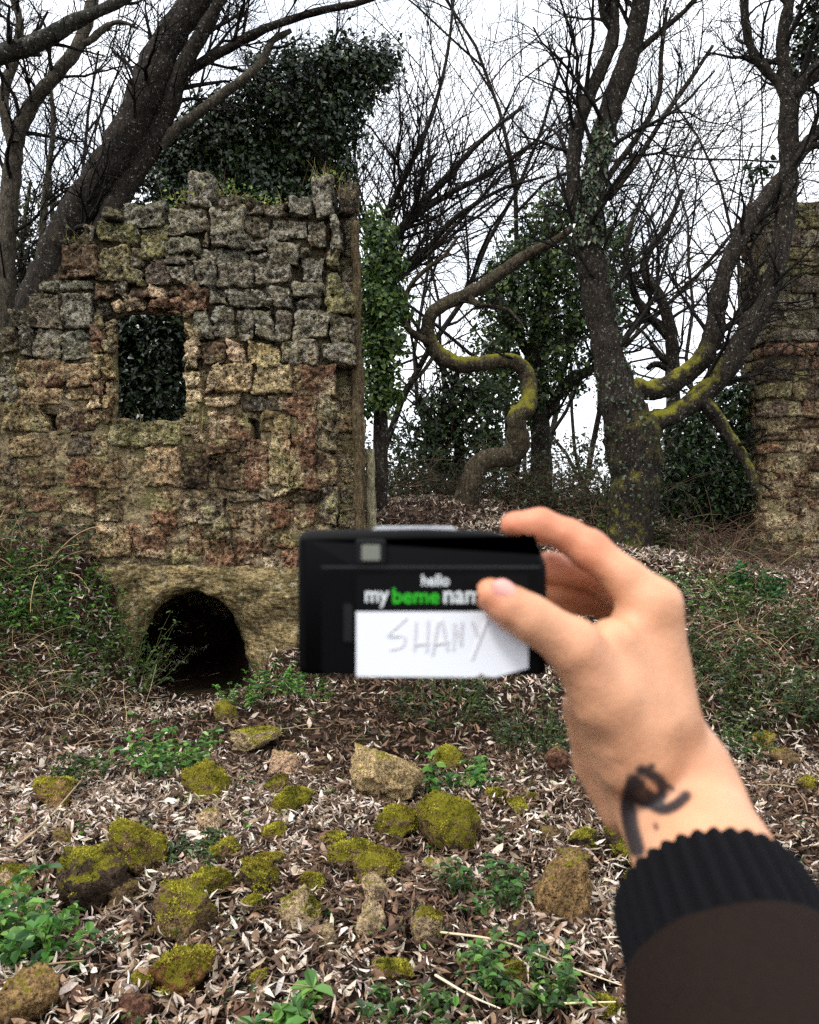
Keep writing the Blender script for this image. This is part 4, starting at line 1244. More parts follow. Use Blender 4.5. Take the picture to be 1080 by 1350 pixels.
# ------------------------------------------------------------------ stones
FOOT = []
def mossc(pos, k):
    w = np.clip(fbm(pos, 16, 3, 0.6, 91) * 1.1 + 0.5, 0, 1)[:, None]
    v = np.clip(fbm(pos, 9, 2, 0.5, 95) * 1.4 + 0.3, 0, 1)[:, None]
    a = np.array(S(78, 78, 24)) * (1 - w) + np.array(S(168, 160, 58)) * w
    a = a * (1 - v * 0.5) + np.array(S(112, 88, 40)) * v * 0.5
    return np.clip(a * RNG.uniform(0.6, 1.35, (k, 1)), 0, 1)
def stone(px, py, w, h, tone, moss, label, group=None, seed=0, flat=0.75, boxy=2.6):
    g = ground_hit(px, min(py + h * 0.38, 1349 if py < 1335 else 1400))
    y = g[1]
    W = w * y / FPX / 2 * 1.16; H = h * y / FPX / 2 * 1.25
    U, F = box_lattice(12, 12, 12)
    q = U * (1 - 0.08 * U[:, [1, 2, 0]] ** 2)
    ln = (np.abs(q) ** boxy).sum(1) ** (1 / boxy)
    D = U / ln[:, None]
    r = np.random.default_rng(900 + seed)
    D = D * (1 + fbm(D + seed * 3.1, 1.1, 3, 0.55, seed)[:, None] * 0.22 + fbm(D + seed, 4.0, 4, 0.6, seed + 1)[:, None] * 0.085)
    for _k in range(9):      # broken faces
        pn = r.normal(size=3); pn /= np.linalg.norm(pn)
        ex = D @ pn - r.uniform(0.52, 0.84)
        D = D - np.clip(ex, 0, None)[:, None] * pn * 0.85
    D = D / np.abs(D).max(0)
    D = D + U / ln[:, None] * (fbm(D + seed, 5.0, 4, 0.68, seed + 5) * 0.11)[:, None]
    V = D * np.array([W, (W + H) / 2 * 0.95, H])
    a = r.uniform(-0.6, 0.6); b = r.uniform(-0.22, 0.22)
    Rm = np.array(Matrix.Rotation(a, 3, 'Z') @ Matrix.Rotation(b, 3, 'Y'))
    V = V @ Rm.T
    c = np.array([g[0], y + W * 0.3, g[2] + H * 0.62])
    FOOT.append((c[0], c[1] - W * 0.2, W * 0.80))
    V = V + c
    col = np.array(S(*tone)) * r.uniform(0.9, 1.1)
    base = np.array([c[0], c[1], g[2]])
    o = mk('mossy_stone' if moss > 0.45 else 'stone', V, F, M_STONE, None, True, None, base, (*col, moss))
    tag(o, label, 'stone', group)
    if moss > 0.3:   # moss fronds on the upper side
        me = o.data
        n = len(me.polygons)
        ce = np.empty(n * 3); me.polygons.foreach_get('center', ce); ce = ce.reshape(-1, 3)
        nn = np.empty(n * 3); me.polygons.foreach_get('normal', nn); nn = nn.reshape(-1, 3)
        ar_ = np.empty(n); me.polygons.foreach_get('area', ar_)
        wgt = ar_ * np.clip(nn[:, 2] + fbm(ce + base, 17, 3, 0.6, 3) * 0.9 - (0.95 - moss * 0.95), 0, 0.6)
        if wgt.sum() > 0:
            k = int((800 + 2600 * moss) * min(1.0, (W / 0.12)) + 300)
            pick = RNG.choice(n, k, p=wgt / wgt.sum())
            pos = ce[pick] + base + RNG.normal(0, W / 16, (k, 3)) * (1 - np.abs(nn[pick]))
            R = rot_from(RNG.normal(0, 1, (k, 3)), nn[pick] + RNG.normal(0, 0.45, (k, 3)))
            V2, F2, C2 = leaf_batch(FROND, R, 0.0085 * RNG.uniform(0.5, 1.4, k), pos, mossc(pos, k))
            mo = mk('moss', V2, F2, M_MOSS, o, False, C2)
            mo['kind'] = 'stuff'
    return o

TAN, BRN, RED, DRK, OCH = (176, 152, 118), (120, 98, 70), (104, 74, 60), (80, 66, 54), (150, 120, 80)
STONES = [
    (298, 943, 34, 27, (110, 98, 62), 0.35, 'smooth olive brown stone lying at the tunnel mouth'),
    (333, 980, 66, 28, TAN, 0.45, 'long pale mossy slab just in front of the tunnel'),
    (268, 1035, 58, 52, BRN, 0.8, 'domed mossy stone beside the tall leafy green plant'),
    (67, 1052, 46, 38, OCH, 0.5, 'orange tinged mossy stone alone among dry stalks below the left bank'),
    (382, 1066, 52, 28, BRN, 0.9, 'low wide moss covered stone below the flat tan stone'),
    (181, 1130, 74, 64, BRN, 0.85, 'large wedge shaped stone under yellow green moss'),
    (115, 1178, 80, 88, DRK, 0.4, 'big dark stone with patchy moss beside the wedge shaped mossy stone'),
    (12, 1172, 58, 46, TAN, 0.6, 'flat mossy slab above the nettle clump'),
    (280, 1174, 50, 38, BRN, 1.0, 'small cushion stone with the brightest yellow moss'),
    (245, 1215, 72, 58, BRN, 0.45, 'brown half mossy stone below the bright yellow cushion stone'),
    (292, 1128, 42, 34, BRN, 0.5, 'tilted mossy stone between the wedge stone and the low wide one'),
    (341, 1168, 44, 40, DRK, 0.75, 'round mossy stone right of the bright yellow cushion stone'),
    (236, 1289, 74, 58, (120, 84, 50), 0.6, 'rounded brown stone with a moss cap, alone among pale leaves'),
    (25, 1328, 74, 62, OCH, 0.2, 'pitted orange brown boulder below the nettle clump'),
    (176, 1340, 52, 36, RED, 0.1, 'dark red stone between the pitted boulder and the moss capped stone'),
    (274, 1092, 34, 36, (190, 162, 128), 0.1, 'pale broken tan stone beneath the domed mossy stone'),
    (392, 1210, 52, 52, TAN, 0.35, 'rough tan porous stone with a mossy edge beside two small tan stones'),
    (370, 1010, 46, 34, (178, 146, 118), 0.1, 'flat tan stone below the long pale slab'),
    (512, 1035, 76, 68, (170, 146, 106), 0.2, 'large pale pitted boulder behind the two bright mossy stones'),
    (592, 1092, 70, 82, BRN, 1.0, 'tall square stone wholly wrapped in bright green moss'),
    (525, 1091, 56, 48, BRN, 0.9, 'wedge of mossy stone leaning on the pale pitted boulder'),
    (596, 1006, 44, 28, BRN, 0.8, 'small mossy stone beside the green plant behind the square mossy stone'),
    (739, 1188, 74, 74, (138, 110, 74), 0.08, 'cube like brown porous stone near the wrist'),
    (496, 1152, 68, 46, BRN, 0.6, 'wide mossy stone above the row of small tan stones'),
    (462, 1132, 58, 28, BRN, 0.55, 'low mossy stone just left of the wide mossy stone'),
    (495, 1180, 40, 36, TAN, 0.15, 'small tan porous stone touching the wide mossy stone'),
    (488, 1224, 40, 44, TAN, 0.15, 'upright tan stone below the small tan porous stone'),
    (562, 1232, 36, 50, TAN, 0.4, 'narrow upright tan stone with a mossy side'),
    (573, 1148, 44, 24, TAN, 0.15, 'flat tan stone under the tall square mossy stone'),
    (773, 1112, 36, 32, DRK, 0.7, 'small oblong mossy stone above the cube like stone'),
    (822, 1118, 46, 50, DRK, 0.8, 'dark green mossy stone beside the tattooed wrist'),
    (758, 1142, 50, 34, BRN, 0.2, 'brown stone tucked behind the cube like stone'),
    (740, 1008, 36, 34, RED, 0.1, 'dark maroon stone under the hand'),
    (838, 1172, 30, 46, OCH, 0.9, 'yellow mossy stone half hidden by the black cuff'),
    (645, 1246, 40, 28, RED, 0.15, 'flat reddish stone left of the cube like stone'),
    (687, 1238, 32, 30, DRK, 0.15, 'dark stone between the flat reddish one and the cube like one'),
    (520, 1290, 52, 32, BRN, 0.4, 'flat brown mossy stone below the narrow upright one'),
    (800, 1340, 44, 22, OCH, 0.9, 'low mossy stone at the edge of the brown sleeve'),
    (667, 1298, 50, 28, BRN, 0.5, 'low brown stone among the bottom green plants'),
    (1008, 984, 26, 28, OCH, 0.4, 'small ochre stone with a flat face right of the forearm'),
    (1038, 1002, 30, 24, BRN, 0.2, 'small brown stone leaning beside the ochre one'),
    (1066, 1036, 28, 18, BRN, 0.6, 'flat mossy stone beyond the forearm'),
]
for k, (px, py, w, h, tone, moss, lab) in enumerate(STONES):
    stone(px, py, w, h, tone, moss, lab, seed=k + 1)
SM = [(360, 1138, 38, 18), (356, 1104, 34, 22), (296, 1252, 28, 20), (80, 1110, 38, 22), (165, 1184, 42, 32), (184, 1303, 34, 22), (366, 1040, 30, 24), (410, 1170, 34, 24), (683, 1070, 24, 22), (655, 1052, 28, 18), (700, 1055, 20, 16),
      (725, 1105, 30, 18), (440, 1112, 30, 20), (330, 1200, 30, 22), (430, 1240, 32, 24), (340, 1300, 30, 20), (420, 1020, 24, 16)]
for k, (px, py, w, h) in enumerate(SM):
    stone(px, py, w, h, random.choice([BRN, TAN, DRK, BRN]), random.choice([0.7, 0.45, 0.2, 0.55, 0.1]), 'small half buried stone among the dry leaves', 'small stones in the leaf litter', seed=100 + k)

# ------------------------------------------------------------------ leaf litter
LIT = [(206, 190, 172), (186, 166, 146), (158, 134, 112), (118, 92, 72), (86, 64, 50), (220, 208, 194), (62, 47, 38), (134, 108, 86), (196, 178, 160), (212, 198, 182)]
def litter(n, y0, y1, length, lift):
    y = np.sqrt(RNG.uniform(y0 ** 2, y1 ** 2, n))
    x = RNG.uniform(-1, 1, n) * (0.52 * y + 0.7)
    return x, y
def litter_mesh(n, y0, y1, l0, l1, protos):
    x, y = litter(n, y0, y1, 0, 0)
    q = np.stack([x, y, np.zeros_like(x)], 1)
    den = fbm(q, 1.6, 3, 0.5, 77)
    green = np.zeros(n)
    keep = RNG.random(n) < np.clip(0.9 + den * 0.6, 0.6, 1)
    for (fx, fy, fr) in FOOT: keep &= (x - fx) ** 2 + (y - fy) ** 2 > fr * fr
    keep &= ~((np.abs(x + 2.02) < 0.5) & (y > 7.25))
    x, y = x[keep], y[keep]
    n = len(x)
    e = 0.08
    zz = terrain(x, y)
    nx_ = -(terrain(x + e, y) - zz) / e; ny_ = -(terrain(x, y + e) - zz) / e
    nrm = np.stack([nx_, ny_, np.ones(n)], 1)
    R = rot_from(nrm + RNG.normal(0, 0.75, (n, 3)), RNG.normal(0, 1, (n, 3)) * np.array([1, 1, 0.5]))
    flip = RNG.random(n) < 0.5
    R[flip, :, 1] *= -1; R[flip, :, 2] *= -1
    ln = l0 + (l1 - l0) * RNG.random(n) ** 1.3
    pos = np.stack([x, y, zz + RNG.uniform(0.0, 0.06, n)], 1)
    sc_ = np.stack([ln, ln * RNG.uniform(0.45, 1.15, n), ln], 1)
    # leaves differ in age: bleached ones and brown ones lie in drifts
    age = fbm(np.stack([x, y, np.zeros(n)], 1), 0.9, 3, 0.5, 88)
    c = pal(LIT, n, 0.25)
    br = pal([(104, 80, 62), (80, 60, 47), (60, 45, 37), (126, 100, 78)], n, 0.25)
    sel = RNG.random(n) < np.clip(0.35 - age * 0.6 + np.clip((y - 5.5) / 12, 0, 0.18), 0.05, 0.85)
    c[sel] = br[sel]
    gap_shade = np.clip((0.024 - (pos[:, 2] - zz)) / 0.012, 0, 1)[:, None] * 0.9  # low leaves coloured dark brown, painting shade into the gaps of the litter
    c = c * (1 - gap_shade) + pal([(52, 39, 31), (40, 30, 24), (66, 49, 38)], n, 0.2) * gap_shade
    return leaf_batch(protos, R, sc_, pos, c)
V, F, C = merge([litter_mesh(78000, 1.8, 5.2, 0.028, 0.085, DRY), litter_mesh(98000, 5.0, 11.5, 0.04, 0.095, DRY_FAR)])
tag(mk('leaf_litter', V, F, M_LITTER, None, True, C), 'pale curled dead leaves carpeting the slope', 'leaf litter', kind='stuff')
st_rng = random.Random(93); out = []
for _ in range(900):
    y = math.sqrt(st_rng.uniform(2.0 ** 2, 9.0 ** 2)); x = st_rng.uniform(-0.55, 0.55) * y
    z = float(terrain(x, y)) + st_rng.uniform(0.02, 0.06)
    a = st_rng.uniform(0, 6.28); ln = st_rng.uniform(0.06, 0.26); d = (math.cos(a), math.sin(a), st_rng.gauss(0, 0.12))
    b = st_rng.gauss(0, 0.2)
    out.append(([(x, y, z), (x + d[0] * ln * 0.5 - d[1] * b * ln * 0.3, y + d[1] * ln * 0.5 + d[0] * b * ln * 0.3, z + d[2] * ln * 0.5), (x + d[0] * ln, y + d[1] * ln, z + d[2] * ln)], [0.003, 0.0026, 0.0016]))
V, F = tubes(out, lambda r: 4)
tag(mk('twig_litter', V, F, M_STALK, None, True, np.repeat(pal([(120, 98, 76), (84, 66, 52), (160, 138, 110), (60, 48, 40)], len(out), 0.2), 12, axis=0)), 'short broken twigs lying through the dead leaves', 'twigs', kind='stuff')
# the largest nearest leaves, one by one
LM = []
for k in range(14):
    for c in range(3):
        me = mesh_data('leaf', DRY_NEAR[k][0], DRY_NEAR[k][1], M_LITTER, True, np.array(S(*[(206, 184, 162), (160, 128, 102), (106, 74, 54)][c])))
        LM.append(me)
lr = random.Random(44)
for k in range(300):
    y = lr.uniform(2.25, 3.4); x = lr.uniform(-0.52, 0.40) * y
    o = bpy.data.objects.new('leaf', lr.choice(LM))
    link(o, ground)
    o.location = (x, y, float(terrain(x, y)) + lr.uniform(0.02, 0.05))
    o.rotation_euler = (lr.gauss(0, 0.45) + (math.pi if lr.random() < 0.4 else 0), lr.gauss(0, 0.35), lr.uniform(0, 6.28))
    s = lr.uniform(0.06, 0.10)
    o.scale = (s, s * lr.uniform(0.8, 1.5), s)

# ------------------------------------------------------------------ green plants and dry stalks
def plant(px, py, wpx, hpx, label, n_stems, leaf, colors, cat='plant', group=None, seed=0, protos=OVAL, name='leafy_plant', erect=1.0):
    g = ground_hit(px, py + hpx * 0.42)
    y = g[1]
    W, H = wpx * y / FPX / 2, hpx * y / FPX
    rng = random.Random(seed + 500)
    t = thing(name, label, cat, g, group)
    out, lp, ln, lx = [], [], [], []
    for _ in range(n_stems):
        a = rng.uniform(0, 6.283); rr = math.sqrt(rng.random()) * W
        x = g[0] + math.cos(a) * rr; yy = y + math.sin(a) * rr * 0.8
        z = float(terrain(x, yy)) - 0.01
        d = norm3((math.cos(a) * 0.45 + rng.gauss(0, 0.25), math.sin(a) * 0.45 + rng.gauss(0, 0.25), erect))
        L_ = H * rng.uniform(0.55, 1.25) * (1.15 - 0.5 * rr / max(W, 1e-6))
        pts, rad = [(x, yy, z)], [0.0022]
        m = 5
        for i in range(1, m):
            d = norm3((d[0] + rng.gauss(0, 0.15), d[1] + rng.gauss(0, 0.15), d[2] - 0.03))
            q = pts[-1]
            pts.append((q[0] + d[0] * L_ / (m - 1), q[1] + d[1] * L_ / (m - 1), q[2] + d[2] * L_ / (m - 1))); rad.append(0.0022 * (1 - 0.15 * i))
            ph = rng.uniform(0, 6.283)
            for s in range(3 if i < m - 1 else 5):
                b = ph + s * 6.283 / 3 + rng.gauss(0, 0.3)
                lp.append(pts[-1]); lx.append((math.cos(b), math.sin(b), rng.uniform(-0.3, 0.35)))
                ln.append((rng.gauss(0, 0.3), rng.gauss(0, 0.3), 1.0))
        out.append((pts, rad))
    V, F = tubes(out, lambda r: 3)
    mk('stems', V, F, M_STALK, t, False, np.tile(np.array(S(88, 96, 50)), (len(V), 1)))['kind'] = 'stuff'
    k = len(lp)
    R = rot_from(np.array(ln), np.array(lx))
    sc_ = leaf * RNG.uniform(0.55, 1.25, k)
    V, F, C = leaf_batch(protos, R, np.stack([sc_, sc_ * 1.25, sc_], 1), np.array(lp), pal(colors, k, 0.22))
    mk('foliage', V, F, M_LEAF, t, False, C)
    return t
PL = [
    (230, 990, 64, 90, 'tall bright green leafy plant growing behind the domed mossy stone', 40, 0.045, GREEN_LIVE),
    (116, 1012, 56, 42, 'small dark green plant among the dry stalks below the left bank', 22, 0.04, GREEN_MID),
    (640, 1172, 86, 56, 'low spreading green plant under the square mossy stone', 30, 0.04, GREEN_MID + GREEN_LIVE[:2]),
    (606, 1022, 72, 44, 'round leaved green plant in front of the small mossy stone behind', 20, 0.055, GREEN_LIVE),
    (14, 1232, 100, 110, 'large nettle like clump beside the flat mossy slab', 46, 0.05, GREEN_LIVE),
    (74, 1262, 48, 40, 'small green nettle right of the large nettle clump', 14, 0.045, GREEN_LIVE),
    (386, 1334, 54, 44, 'bright broad leaved seedling alone among pale leaves', 10, 0.06, GREEN_LIVE),
    (246, 1128, 76, 40, 'trailing green plant hugging the wedge shaped mossy stone', 20, 0.035, GREEN_MID),
    (704, 962, 92, 70, 'dark round bush left of the palm', 60, 0.032, GREEN_DARK + GREEN_MID),
    (586, 918, 120, 60, 'dark bush right below the camera', 60, 0.034, GREEN_DARK + GREEN_MID),
    (352, 905, 96, 48, 'low green plant at the right foot of the tunnel arch', 46, 0.04, GREEN_LIVE),
    (414, 912, 44, 30, 'light green seedlings beside the right foot of the tunnel', 16, 0.035, GREEN_LIVE),
    (690, 1290, 130, 70, 'patch of green weeds among long dry stalks', 44, 0.036, GREEN_LIVE + GREEN_MID),
    (540, 1335, 120, 40, 'low green weeds below the flat brown stone', 26, 0.034, GREEN_MID + GREEN_LIVE[:2]),
    (40, 770, 90, 60, 'bright green plant on the left bank at the wall foot', 60, 0.05, GREEN_LIVE),
    (95, 795, 110, 60, 'grassy green plant right of the bright one on the left bank', 60, 0.045, GREEN_LIVE + GREEN_MID),
    (60, 850, 130, 60, 'dull green plant lower down the left bank', 50, 0.045, GREEN_MID),
    (166, 850, 70, 90, 'leafy shrub hanging at the left side of the tunnel', 50, 0.04, GREEN_MID),
    (925, 778, 110, 50, 'green plant on the right bank behind the knuckles', 60, 0.045, GREEN_LIVE + GREEN_MID),
    (994, 772, 64, 36, 'deep green broad leaved plant on top of the right bank', 34, 0.06, [(44, 92, 42), (34, 78, 38), (58, 108, 50)]),
    (1010, 905, 120, 80, 'dark green bramble mat halfway up the right bank', 80, 0.04, GREEN_DARK + GREEN_MID),
    (950, 860, 90, 60, 'dark low plant against the hand on the right bank', 50, 0.04, GREEN_DARK + GREEN_MID),
    (1062, 830, 70, 60, 'dull green plant at the right bank top', 44, 0.045, GREEN_MID + GREEN_GREY),
    (975, 975, 60, 44, 'small green plant beside the ochre stone', 24, 0.04, GREEN_MID),
    (275, 1152, 40, 26, 'tiny green sprig beside the bright yellow cushion stone', 8, 0.035, GREEN_LIVE),
    (840, 700, 90, 40, 'ivy patch at the foot of the forked tree', 50, 0.05, GREEN_DARK + GREEN_MID),
]
for k, (px, py, w, h, lab, ns, lf, cols) in enumerate(PL):
    plant(px, py, w, h, lab, ns, lf, cols, seed=k)

# tiny sprigs all over the litter
sp_rng = random.Random(71)
lp, lx = [], []
for _ in range(170):
    y = sp_rng.uniform(2.3, 7.0); x = sp_rng.uniform(-0.52, 0.5) * y
    if abs(x + 2.02) < 0.6 and y > 6.8: continue
    for s in range(sp_rng.randint(3, 9)):
        lp.append((x + sp_rng.gauss(0, 0.03), y + sp_rng.gauss(0, 0.03), float(terrain(x, y)) + sp_rng.uniform(0.02, 0.07)))
        b = sp_rng.uniform(0, 6.28); lx.append((math.cos(b), math.sin(b), 0.1))
k = len(lp)
V, F, C = leaf_batch(OVAL, rot_from(RNG.normal(0, 0.35, (k, 3)) + np.array([0, 0, 1.0]), np.array(lx)), 0.035 * RNG.uniform(0.5, 1.3, k), np.array(lp), pal(GREEN_LIVE + GREEN_MID, k))
tag(mk('green_sprigs', V, F, M_LEAF, None, False, C), 'tiny green sprigs scattered through the dead leaves', 'sprigs', kind='stuff')

bramble('dry_grass', 'straw coloured dead grass spilling down the left bank', [(*gp(60, 6.5), 0.22), (*gp(120, 6.5), 0.22), (*gp(20, 6.1), 0.22)], 420, STRAW + BROWN, 0.03, 0.03, 0.46, 501, cat='dry grass', thick=0.0024, arc=1.3)
bramble('dry_grass', 'dead stalks and grass over the right bank', [(*gp(960, 6.9), 0.3), (*gp(1040, 7.2), 0.3), (*gp(930, 6.3), 0.2), (*gp(1000, 8.0), 0.3)], 420, STRAW + BROWN, 0.12, 0.035, 0.6, 502, cat='dry grass', thick=0.0022, arc=1.1)
bramble('dry_grass', 'loose dead stalks below the left bank among dark leaves', [(*gp(60, 5.0), 0.3), (*gp(150, 4.8), 0.3)], 110, STRAW + BROWN, 0.02, 0.03, 0.5, 503, cat='dry grass', thick=0.002, arc=1.6)
bramble('dry_grass', 'grass and roots hanging from the window sill', [(-2.15, 7.38, 0.01)], 2, STRAW, 0, 0.03, 0.2, 504, cat='dry grass', thick=0.002)

def stalk(name, label, path, mat_col, group=None, y=None):
    pts = []
    for (px, py, lift) in path:
        g = ground_hit(px, py + lift)
        pts.append(np.append(P(px, py, g[1] - 0.02), 0.0038))
    pts = np.array(pts); pts[:, 2] = np.maximum(pts[:, 2], terrain(pts[:, 0], pts[:, 1]) + 0.065)
    c = catmull(pts, 24)
    r = np.linspace(0.0052, 0.0024, 24)
    V, F = tubes([(list(map(tuple, c[:, :3])), list(r))], lambda r: 5)
    o = mk(name, V, F, M_STALK, None, True, np.tile(np.array(S(*mat_col)), (len(V), 1)), c[0, :3])
    return tag(o, label, 'stalk', group)
stalk('dry_stalk', 'long pale bent stalk lying across the leaves below the flat reddish stone', [(578, 1244, 4), (660, 1256, 8), (740, 1280, 12), (820, 1312, 10)], (206, 190, 158))
stalk('dry_stalk', 'brown stalk crossing the long pale one near the sleeve', [(712, 1254, 4), (750, 1290, 8), (780, 1330, 8), (800, 1350, 6)], (140, 112, 80))
stalk('dry_stalk', 'straight pale stalk below the low green weeds', [(574, 1304, 4), (620, 1330, 5), (660, 1350, 5)], (214, 200, 170))
stalk('dry_stalk', 'pale stalk lying level at the sleeve edge', [(716, 1344, 4), (760, 1341, 5), (812, 1343, 5)], (216, 204, 160))
stalk('dry_stalk', 'long thin twig lying left of the orange tinged stone', [(20, 1130, 4), (60, 1090, 8), (110, 1030, 10), (150, 985, 8)], (170, 150, 120))
stalk('dry_stalk', 'thin twig lying over the nettle clump', [(20, 1305, 4), (60, 1290, 6), (110, 1282, 4)], (150, 124, 96))

# weeds on the wall top and grass tufts
def wall_tuft(px, py, wpx, label, n, colors, ln, leaf=0.035, blades=0, y=7.62):
    c = P(px, py, y)
    t = thing('wall_weed', label, 'weed', c)
    k = n
    pos = c + RNG.normal(0, 1, (k, 3)) * np.array([wpx * y / FPX / 2.4, 0.08, ln * 0.5]) + np.array([0, 0, ln * 0.4])
    V, F, C = leaf_batch(IVY, rot_from(RNG.normal(0, 0.5, (k, 3)) + np.array([0, -0.5, 0.8]), RNG.normal(0, 1, (k, 3))), leaf * RNG.uniform(0.5, 1.3, k), pos, pal(colors, k, 0.25))
    mk('foliage', V, F, M_LEAF, t, False, C)
    rng = random.Random(int(px))
    out = []
    for _ in range(blades):
        q = (c[0] + rng.gauss(0, wpx * y / FPX / 3), c[1] + rng.gauss(0, 0.06), c[2] - 0.03)
        d = norm3((rng.gauss(0, 0.3), rng.gauss(0, 0.3) - 0.15, 1))
        pts, rad = [q], [0.003]
        L_ = rng.uniform(0.08, 0.26)
        for i in range(1, 6):
            d = norm3((d[0] + rng.gauss(0, 0.1), d[1] + rng.gauss(0, 0.1), d[2] - 0.1))
            q = pts[-1]; pts.append((q[0] + d[0] * L_ / 5, q[1] + d[1] * L_ / 5, q[2] + d[2] * L_ / 5)); rad.append(0.003 - 0.0004 * i)
        out.append((pts, rad))
    if out:
        V, F = tubes(out, lambda r: 3)
        mk('blades', V, F, M_STALK, t, False, np.repeat(pal([(150, 132, 90), (112, 104, 58), (90, 76, 56)], len(out), 0.25), 18, axis=0)[:len(V)])['kind'] = 'stuff'
    return t
YEL = [(136, 148, 52), (116, 132, 48), (160, 164, 70), (98, 116, 44)]
wall_tuft(240, 266, 34, 'yellow green weeds left of the upright stub on the wall top', 60, YEL, 0.06, blades=10)
wall_tuft(303, 256, 44, 'yellow green weeds right of the upright stub on the wall top', 70, YEL + GREEN_LIVE, 0.08, blades=16)
wall_tuft(350, 272, 50, 'bright green weeds along the middle of the wall top', 130, GREEN_LIVE + YEL, 0.08, blades=10)
wall_tuft(428, 236, 40, 'dry grass tuft on the right stub of the wall top', 30, YEL, 0.05, blades=34)
wall_tuft(456, 262, 24, 'dry grass between the stub and the wooden post', 14, YEL, 0.05, blades=24)
wall_tuft(196, 560, 90, 'moss and small weeds on the window sill', 90, [(70, 78, 36), (88, 92, 44), (56, 62, 34)], 0.03, 0.03, 10, y=7.47)
wall_tuft(262, 560, 24, 'dry grass hanging beside the window sill', 10, YEL, 0.05, blades=26, y=7.44)
wall_tuft(104, 318, 40, 'dark moss tuft on the sloping left shoulder of the wall', 50, [(74, 72, 36), (96, 92, 44)], 0.04, blades=8)

# ------------------------------------------------------------------ film camera
YC = 0.375
film = thing('compact_camera', 'black compact film camera with a white name sticker, held up by the hand', 'camera', P(556, 893, YC + 0.015))
M_BLACK = simple('black_plastic', S(3, 3, 4), 0.45, 0.09)
M_BLACK2 = simple('black_seam', S(6, 6, 7), 0.5, 0.25)
M_SILVER = simple('silver_plastic', S(196, 198, 202), 0.35, 0.5, 0.1)
M_STICK = simple('white_sticker', S(232, 234, 240), 0.5, 0.4)
M_PRINT_BLACK = simple('black_print', S(4, 4, 5), 0.5, 0.12)
M_WHITE_INK = simple('white_ink', S(228, 232, 232), 0.5, 0.3)
M_GREEN_INK = simple('green_ink', S(44, 180, 34), 0.5, 0.3)
M_GREY_INK = simple('grey_pencil', S(214, 213, 218), 0.6, 0.2)
M_GLASS = simple('viewfinder_glass', S(120, 122, 112), 0.1, 0.6)

def round_poly(pts, rad, seg=6):
    out = []
    n = len(pts)
    for i in range(n):
        p0, p1, p2 = np.array(pts[i - 1], float), np.array(pts[i], float), np.array(pts[(i + 1) % n], float)
        a = (p0 - p1) / np.linalg.norm(p0 - p1); b = (p2 - p1) / np.linalg.norm(p2 - p1)
        r = rad[i]
        s, e = p1 + a * r, p1 + b * r
        for k in range(seg + 1):
            t = k / seg
            out.append((1 - t) ** 2 * s + 2 * t * (1 - t) * p1 + t * t * e)
    return np.array(out)

def prism(name, poly, layers, mat, parent):
    """poly in photo px at distance YC; layers: (y, inset in metres) from back to front"""
    P2 = np.array([P(p[0], p[1], YC)[[0, 2]] for p in poly])
    nxt = np.roll(P2, -1, 0) - np.roll(P2, 1, 0)
    nrm = np.stack([nxt[:, 1], -nxt[:, 0]], 1); nrm /= np.linalg.norm(nrm, axis=1, keepdims=True)
    cen = P2.mean(0)
    if ((P2 - cen) * nrm).sum() < 0: nrm = -nrm
    V = []
    for (yy, ins) in layers:
        q = P2 - nrm * ins
        V.append(np.stack([q[:, 0], np.full(len(q), yy), q[:, 1]], 1))
    n = len(P2)
    V = np.concatenate(V)
    F = []
    for l in range(len(layers) - 1):
        for i in range(n):
            j = (i + 1) % n
            F.append((l * n + i, l * n + j, (l + 1) * n + j, (l + 1) * n + i))
    o = mk(name, V, [np.array(F), np.arange(n)[::-1][None], (np.arange(n) + (len(layers) - 1) * n)[None]], mat, parent, True)
    o.data.set_sharp_from_angle(angle=math.radians(28))
    return o

body_poly = round_poly([(391, 701), (560, 697), (676, 702), (712, 722), (723, 745), (723, 893), (391, 893)], [14, 20, 40, 14, 12, 12, 14])
body = prism('body', body_poly, [(YC, 0.0040), (YC + 0.0004, 0.0026), (YC + 0.0012, 0.0014), (YC + 0.0026, 0.0005), (YC + 0.005, 0), (YC + 0.026, 0), (YC + 0.030, 0.001), (YC + 0.032, 0.004)], M_BLACK, film)
prism('film_door', round_poly([(424, 752), (712, 752), (712, 888), (424, 888)], [8] * 4), [(YC - 0.0005, 0.0002), (YC - 0.0003, 0), (YC + 0.001, 0)], M_BLACK, film)
prism('door_seam', round_poly([(424, 746), (712, 746), (712, 749), (424, 749)], [1] * 4), [(YC - 0.0008, 0), (YC + 0.001, 0)], simple('seam_grey', S(30, 31, 34), 0.4, 0.4), film)
vf = prism('viewfinder', round_poly([(469, 711), (509, 711), (509, 744), (469, 744)], [5] * 4), [(YC - 0.0022, 0.0005), (YC - 0.0015, 0), (YC + 0.001, 0)], M_BLACK2, film)
prism('eyepiece', round_poly([(477, 718), (502, 718), (502, 739), (477, 739)], [3] * 4), [(YC - 0.0030, 0.0003), (YC - 0.002, 0)], M_GLASS, vf)
prism('film_window', round_poly([(453, 795), (466, 795), (466, 846), (453, 846)], [3] * 4), [(YC - 0.0022, 0.0003), (YC - 0.001, 0)], simple('film_window_grey', S(14, 15, 16), 0.35, 0.35), film)
prism('top_plate', round_poly([(494, 695), (600, 695), (608, 702), (486, 702)], [4] * 4), [(YC + 0.006, 0), (YC + 0.024, 0)], M_SILVER, film)
lens = P(540, 800, 1)[[0, 2]] * 0
